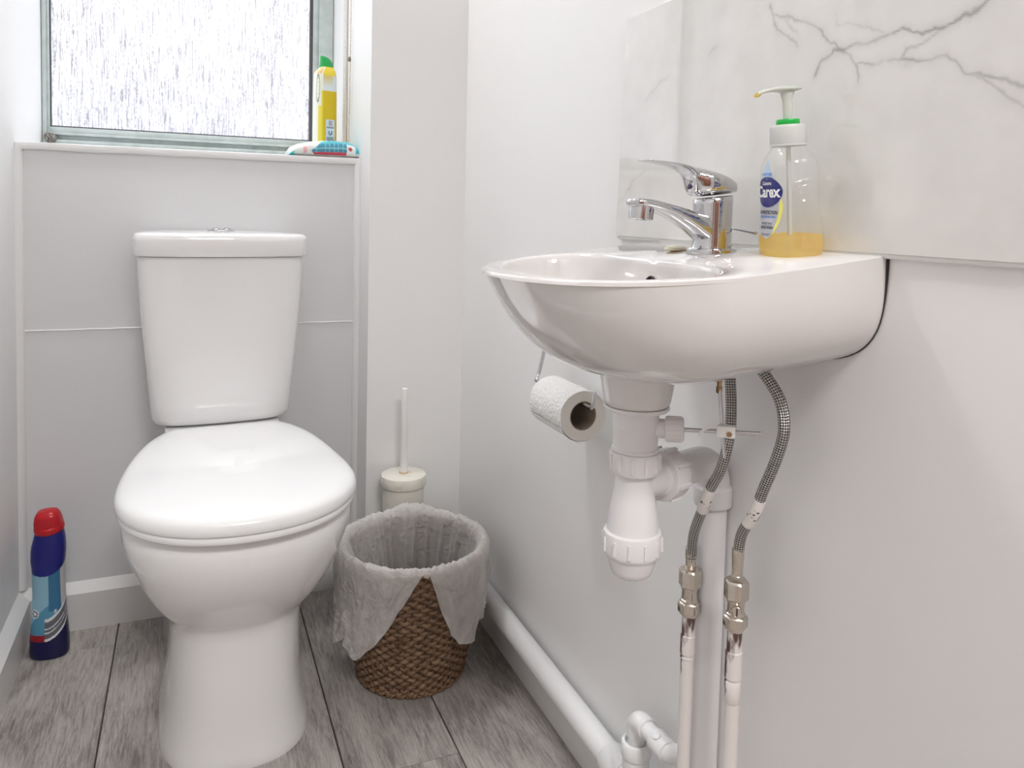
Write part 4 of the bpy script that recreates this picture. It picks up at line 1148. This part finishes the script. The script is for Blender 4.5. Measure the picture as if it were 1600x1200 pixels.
# ------------------------------------------------------------------ yellow cream cleaner bottle on the sill
YBt = V3((.2905, 1.852, SZ))
yb = thing('cream_cleaner_bottle', 'tall yellow and white cleaner bottle with green cap on the window sill', 'cleaner bottle', YBt, math.radians(10))
yel = srgb(214,186,6); yel2 = srgb(240,222,90); ywh = srgb(220,230,236); pearl = srgb(236,240,224)
YT = [(0,.0245,.019,0),(.003,.026,.0205,0),(.03,.0262,.0208,0),(.13,.0256,.0204,0),(.16,.0254,.0202,0),(.185,.0250,.0200,0),(.200,.0242,.0196,0),(.207,.0215,.0180,.001),(.212,.0170,.0155,.002),(.216,.0150,.0145,.003)]
def y_col(u, z):
    if u < -22:
        hd_ = ((u+52)/16)**2 + ((z-.165)/.030)**2
        if .75 < hd_ < 1.25: return srgb(150,150,140)
        if z < .125: return yel2 if u > -48 else pearl
        return pearl if z < .200 else srgb(238,190,120)
    if -22 <= u < -14: return pearl if z > .16 else srgb(232,214,60)
    if z < .160: return yel
    if z > .195: return srgb(232,210,60)
    if u < 18: return tuple(lerp(a, c, .75*sst(z, .165, .195)) for a, c in zip(ywh, yel))
    return ywh
b = MB(); R = []; cols = []; NZ, NA = 110, 90
for i in range(NZ+1):
    z = .216*i/NZ; w, d, dx = interp(YT, z); ring = []
    for j in range(NA):
        t = -PI/2 + 2*PI*j/NA; c, s = math.cos(t), math.sin(t); n = 3.4
        ring.append((dx+math.copysign(abs(c)**(2/n), c)*w, math.copysign(abs(s)**(2/n), s)*d, z))
        u = math.degrees(t+PI/2); u = u-360 if u > 180 else u
        cols.append(y_col(u, z))
    R.append(ring)
b.rings(R, True, True, True, 0, None, cols); b.build('bottle', M['print'], yb, angle=60)
b = MB(); b.rings([[(dx+x*s, y*s, z+x*s*tl_) for x, y in sellipse(.0155, .0145, 2.6, 40)] for z, s, dx, tl_ in ((.2145,1,.002,0),(.222,.97,.002,-.05),(.230,.88,.0015,-.1),(.236,.78,.0,-.22),(.2395,.62,-.002,-.25),(.2405,.2,-.003,-.2))])
b.build('cap', M['green'] if False else mat('green_cap', srgb(30,165,80), .35), yb, angle=50)
lb2 = MB()
yl = -.0206
def yrect(x0, x1, z0, z1, m_, o=.0004): lb2.box(x0, x1, yl-o-.0002, yl-o, z0, z1, m_)
yrect(-.004, .0165, .040, .094, 0)
yrect(.003, .0105, .081, .091, 2, .0007)
for i in range(3): yrect(.004+i*.0023, .0052+i*.0023, .082, .090, 0, .001)
for i in range(2): yrect(-.002, .0145, .0765-i*.0022, .0774-i*.0022, 1, .0007)
for i in range(5): yrect(-.002, .0145, .0530-i*.0022, .0538-i*.0022, 1, .0007)
vs, fs = text_shape('U', .013, .0003); lb2.add([(.0063+x, yl-.0011, .0585+y) for x, y in vs], fs, 1)
lb2.build('back_label', [mat('label_pale', srgb(206,222,236), .4), M['pblack'], M['pred']], yb, smooth=False)

# ------------------------------------------------------------------ pack of wipes on the sill
WP = V3((.2725, 1.765, SZ+.0005))
wi = thing('wipes_pack', 'soft white and turquoise pack of wipes lying on the window sill', 'wipes pack', WP, math.radians(2))
b = MB(); NX, NY = 120, 80
wl, wd, wh = .0775, .042, .0385
turq = srgb(70,190,205); turqd = srgb(62,150,175); pk = srgb(205,70,90); wcol = srgb(236,240,236); paleb = srgb(214,236,240)
def wcolor(x, e, q, front, top):
    sx = x/wl
    if sx < -.86 and q < .5: return srgb(60,220,215)
    if front:
        if sx > .84: return wcol if q < .52-1.6*(1-sx) else turq
        if sx > -.42+.55*abs(q-.35):
            if q < .14: return wcol
            if sx > .60 and .14 <= q < .80: return pk if ((sx-.69)/.06)**2+((q-.52)/.12)**2 < 1 else wcol
            if q < .27: return pk
            if q > .80: return turq
            g = (sx*8+.2) % 1; g2 = (q*3.4+.3) % 1
            return srgb(150,210,222) if g < .11 or g2 < .13 else turqd
        if -.62 < sx < -.52 and .2 < q < .7: return srgb(235,180,185)
        return wcol
    if top:
        if sx > .1 and e < .35: return turq
        if abs(noise.noise((x*420, e*18, 1))) > .42: return srgb(150,200,225)
        return paleb if sx > -.6 else wcol
    return wcol
R = []; cols = []
for side in (0,):
    for i in range(NX+1):
        sx = -1+2*i/NX; x = wl*sx
        env = max(0, (1-abs(sx)**5))**.5
        end = .11*(1-env)
        ring = []
        for j in range(NY):
            t = 2*PI*j/NY; c, s = math.cos(t), math.sin(t); n = 2.6
            e = math.copysign(abs(c)**(2/n), c); hh = math.copysign(abs(s)**(2/n), s)
            H_ = wh*(env*.9+.1)*(.72+.28*sst(sx, -1, .3))
            y = wd*e*(.94+.06*env); z = max(0, H_*(.5+.5*hh))
            z += (.0016*noise.noise((x*45, y*45, 1)) + .0012*noise.noise((x*120, y*80, 6)))*sst(z, .002, .012)
            if abs(sx) > .93: z = max(z, .002) + .012*sst(sx, .9, 1)*sst(e, -1, 0)
            ring.append((x, y, max(0, z)))
            q = .5+.5*hh; cols.append(wcolor(x, e, q, e < -.62 and q < .93 or (e < 0 and q < .5), q >= .5))
        R.append(ring)
b.rings(R, True, True, True, 0, None, cols)
b.build('pouch', M['film'], wi, angle=70)

# ------------------------------------------------------------------ light
w = bpy.data.worlds.new('sky'); SC.world = w; w.use_nodes = True
nt = w.node_tree; bg = nt.nodes['Background']
tc = nt.nodes.new('ShaderNodeTexCoord'); sx = nt.nodes.new('ShaderNodeSeparateXYZ'); nt.links.new(tc.outputs['Generated'], sx.inputs['Vector'])
cr = nt.nodes.new('ShaderNodeValToRGB'); nt.links.new(sx.outputs['Z'], cr.inputs['Fac'])
e = cr.color_ramp.elements
e[0].position = .0; e[0].color = (.40,.40,.42,1); e[1].position = 1; e[1].color = (3.9,4.1,4.4,1)   # overcast: brighter overhead, hazy hills low down
for p_, c_ in ((.085,(.64,.64,.71)),(.17,(.80,.80,.82)),(.26,(1.2,1.2,1.22)),(.42,(2.9,2.95,3.1))):
    x = cr.color_ramp.elements.new(p_); x.color = (*c_, 1)
nt.links.new(cr.outputs['Color'], bg.inputs['Color']); bg.inputs['Strength'].default_value = 1.0
def area(name, loc, rot, sx_, sy_, power, color=(1,1,1), portal=False):
    l = bpy.data.lights.new(name, 'AREA'); l.shape = 'RECTANGLE'; l.size = sx_; l.size_y = sy_; l.energy = power; l.color = color
    if portal: l.cycles.is_portal = True
    o = bpy.data.objects.new(name, l); COL.objects.link(o); o.location = loc; o.rotation_euler = rot; return o
area('window_portal', (0, YW+.07, 1.48), (PI/2, 0, PI), .60, .98, 10, portal=True)
# added fill lamps out of view: one under this ceiling, one in the hall
lamp = thing('added_ceiling_light', 'added round white ceiling fill lamp, out of view', 'added fill light', (-.08, 1.47, CEIL))  # unseen fixture, added to brighten the right wall, toilet lid and floor
b = MB(); b.lathe([(.11,0),(.11,-.02),(.10,-.025)], n=40); b.build('rim', M['white'], lamp)
l = bpy.data.lights.new('added_ceiling_fill', 'AREA'); l.shape = 'DISK'; l.size = .20; l.energy = 4.8; l.color = (1,.985,.97)
lo = bpy.data.objects.new('added_ceiling_fill', l); COL.objects.link(lo); lo.location = (-.08, 1.47, CEIL-.03)
area('added_hall_fill', (.2, -1.0, CEIL-.02), (0,0,0), .6, .6, 29, (1,.98,.965))  # unseen lamp added to fill the room through the doorway

# ------------------------------------------------------------------ camera
cd = bpy.data.cameras.new('camera'); co = bpy.data.objects.new('camera', cd); COL.objects.link(co); SC.camera = co
yaw, pitch, roll = .39653, .05699, .023907
f = V3((math.sin(yaw), math.cos(yaw), 0)); r = V3((math.cos(yaw), -math.sin(yaw), 0)); u = V3((0,0,1))
f, u = f*math.cos(pitch)-u*math.sin(pitch), u*math.cos(pitch)+f*math.sin(pitch)
r, u = r*math.cos(roll)+u*math.sin(roll), u*math.cos(roll)-r*math.sin(roll)
co.matrix_world = Matrix(((r.x,u.x,-f.x,0),(r.y,u.y,-f.y,0),(r.z,u.z,-f.z,.85),(0,0,0,1)))
cd.sensor_width = 36; cd.lens = 1202/1600*36; cd.shift_y = -(600-404)/1600; cd.clip_start = .01

SC.view_settings.view_transform = 'Standard'; SC.view_settings.look = 'None'; SC.view_settings.gamma = 1
SC.view_settings.use_curve_mapping = False
SC.view_settings.exposure = .76
SC.cycles.max_bounces = 14; SC.cycles.transparent_max_bounces = 16; SC.cycles.diffuse_bounces = 6; SC.cycles.glossy_bounces = 5
SC.cycles.caustics_reflective = False; SC.cycles.caustics_refractive = False
SC.cycles.use_denoising = True
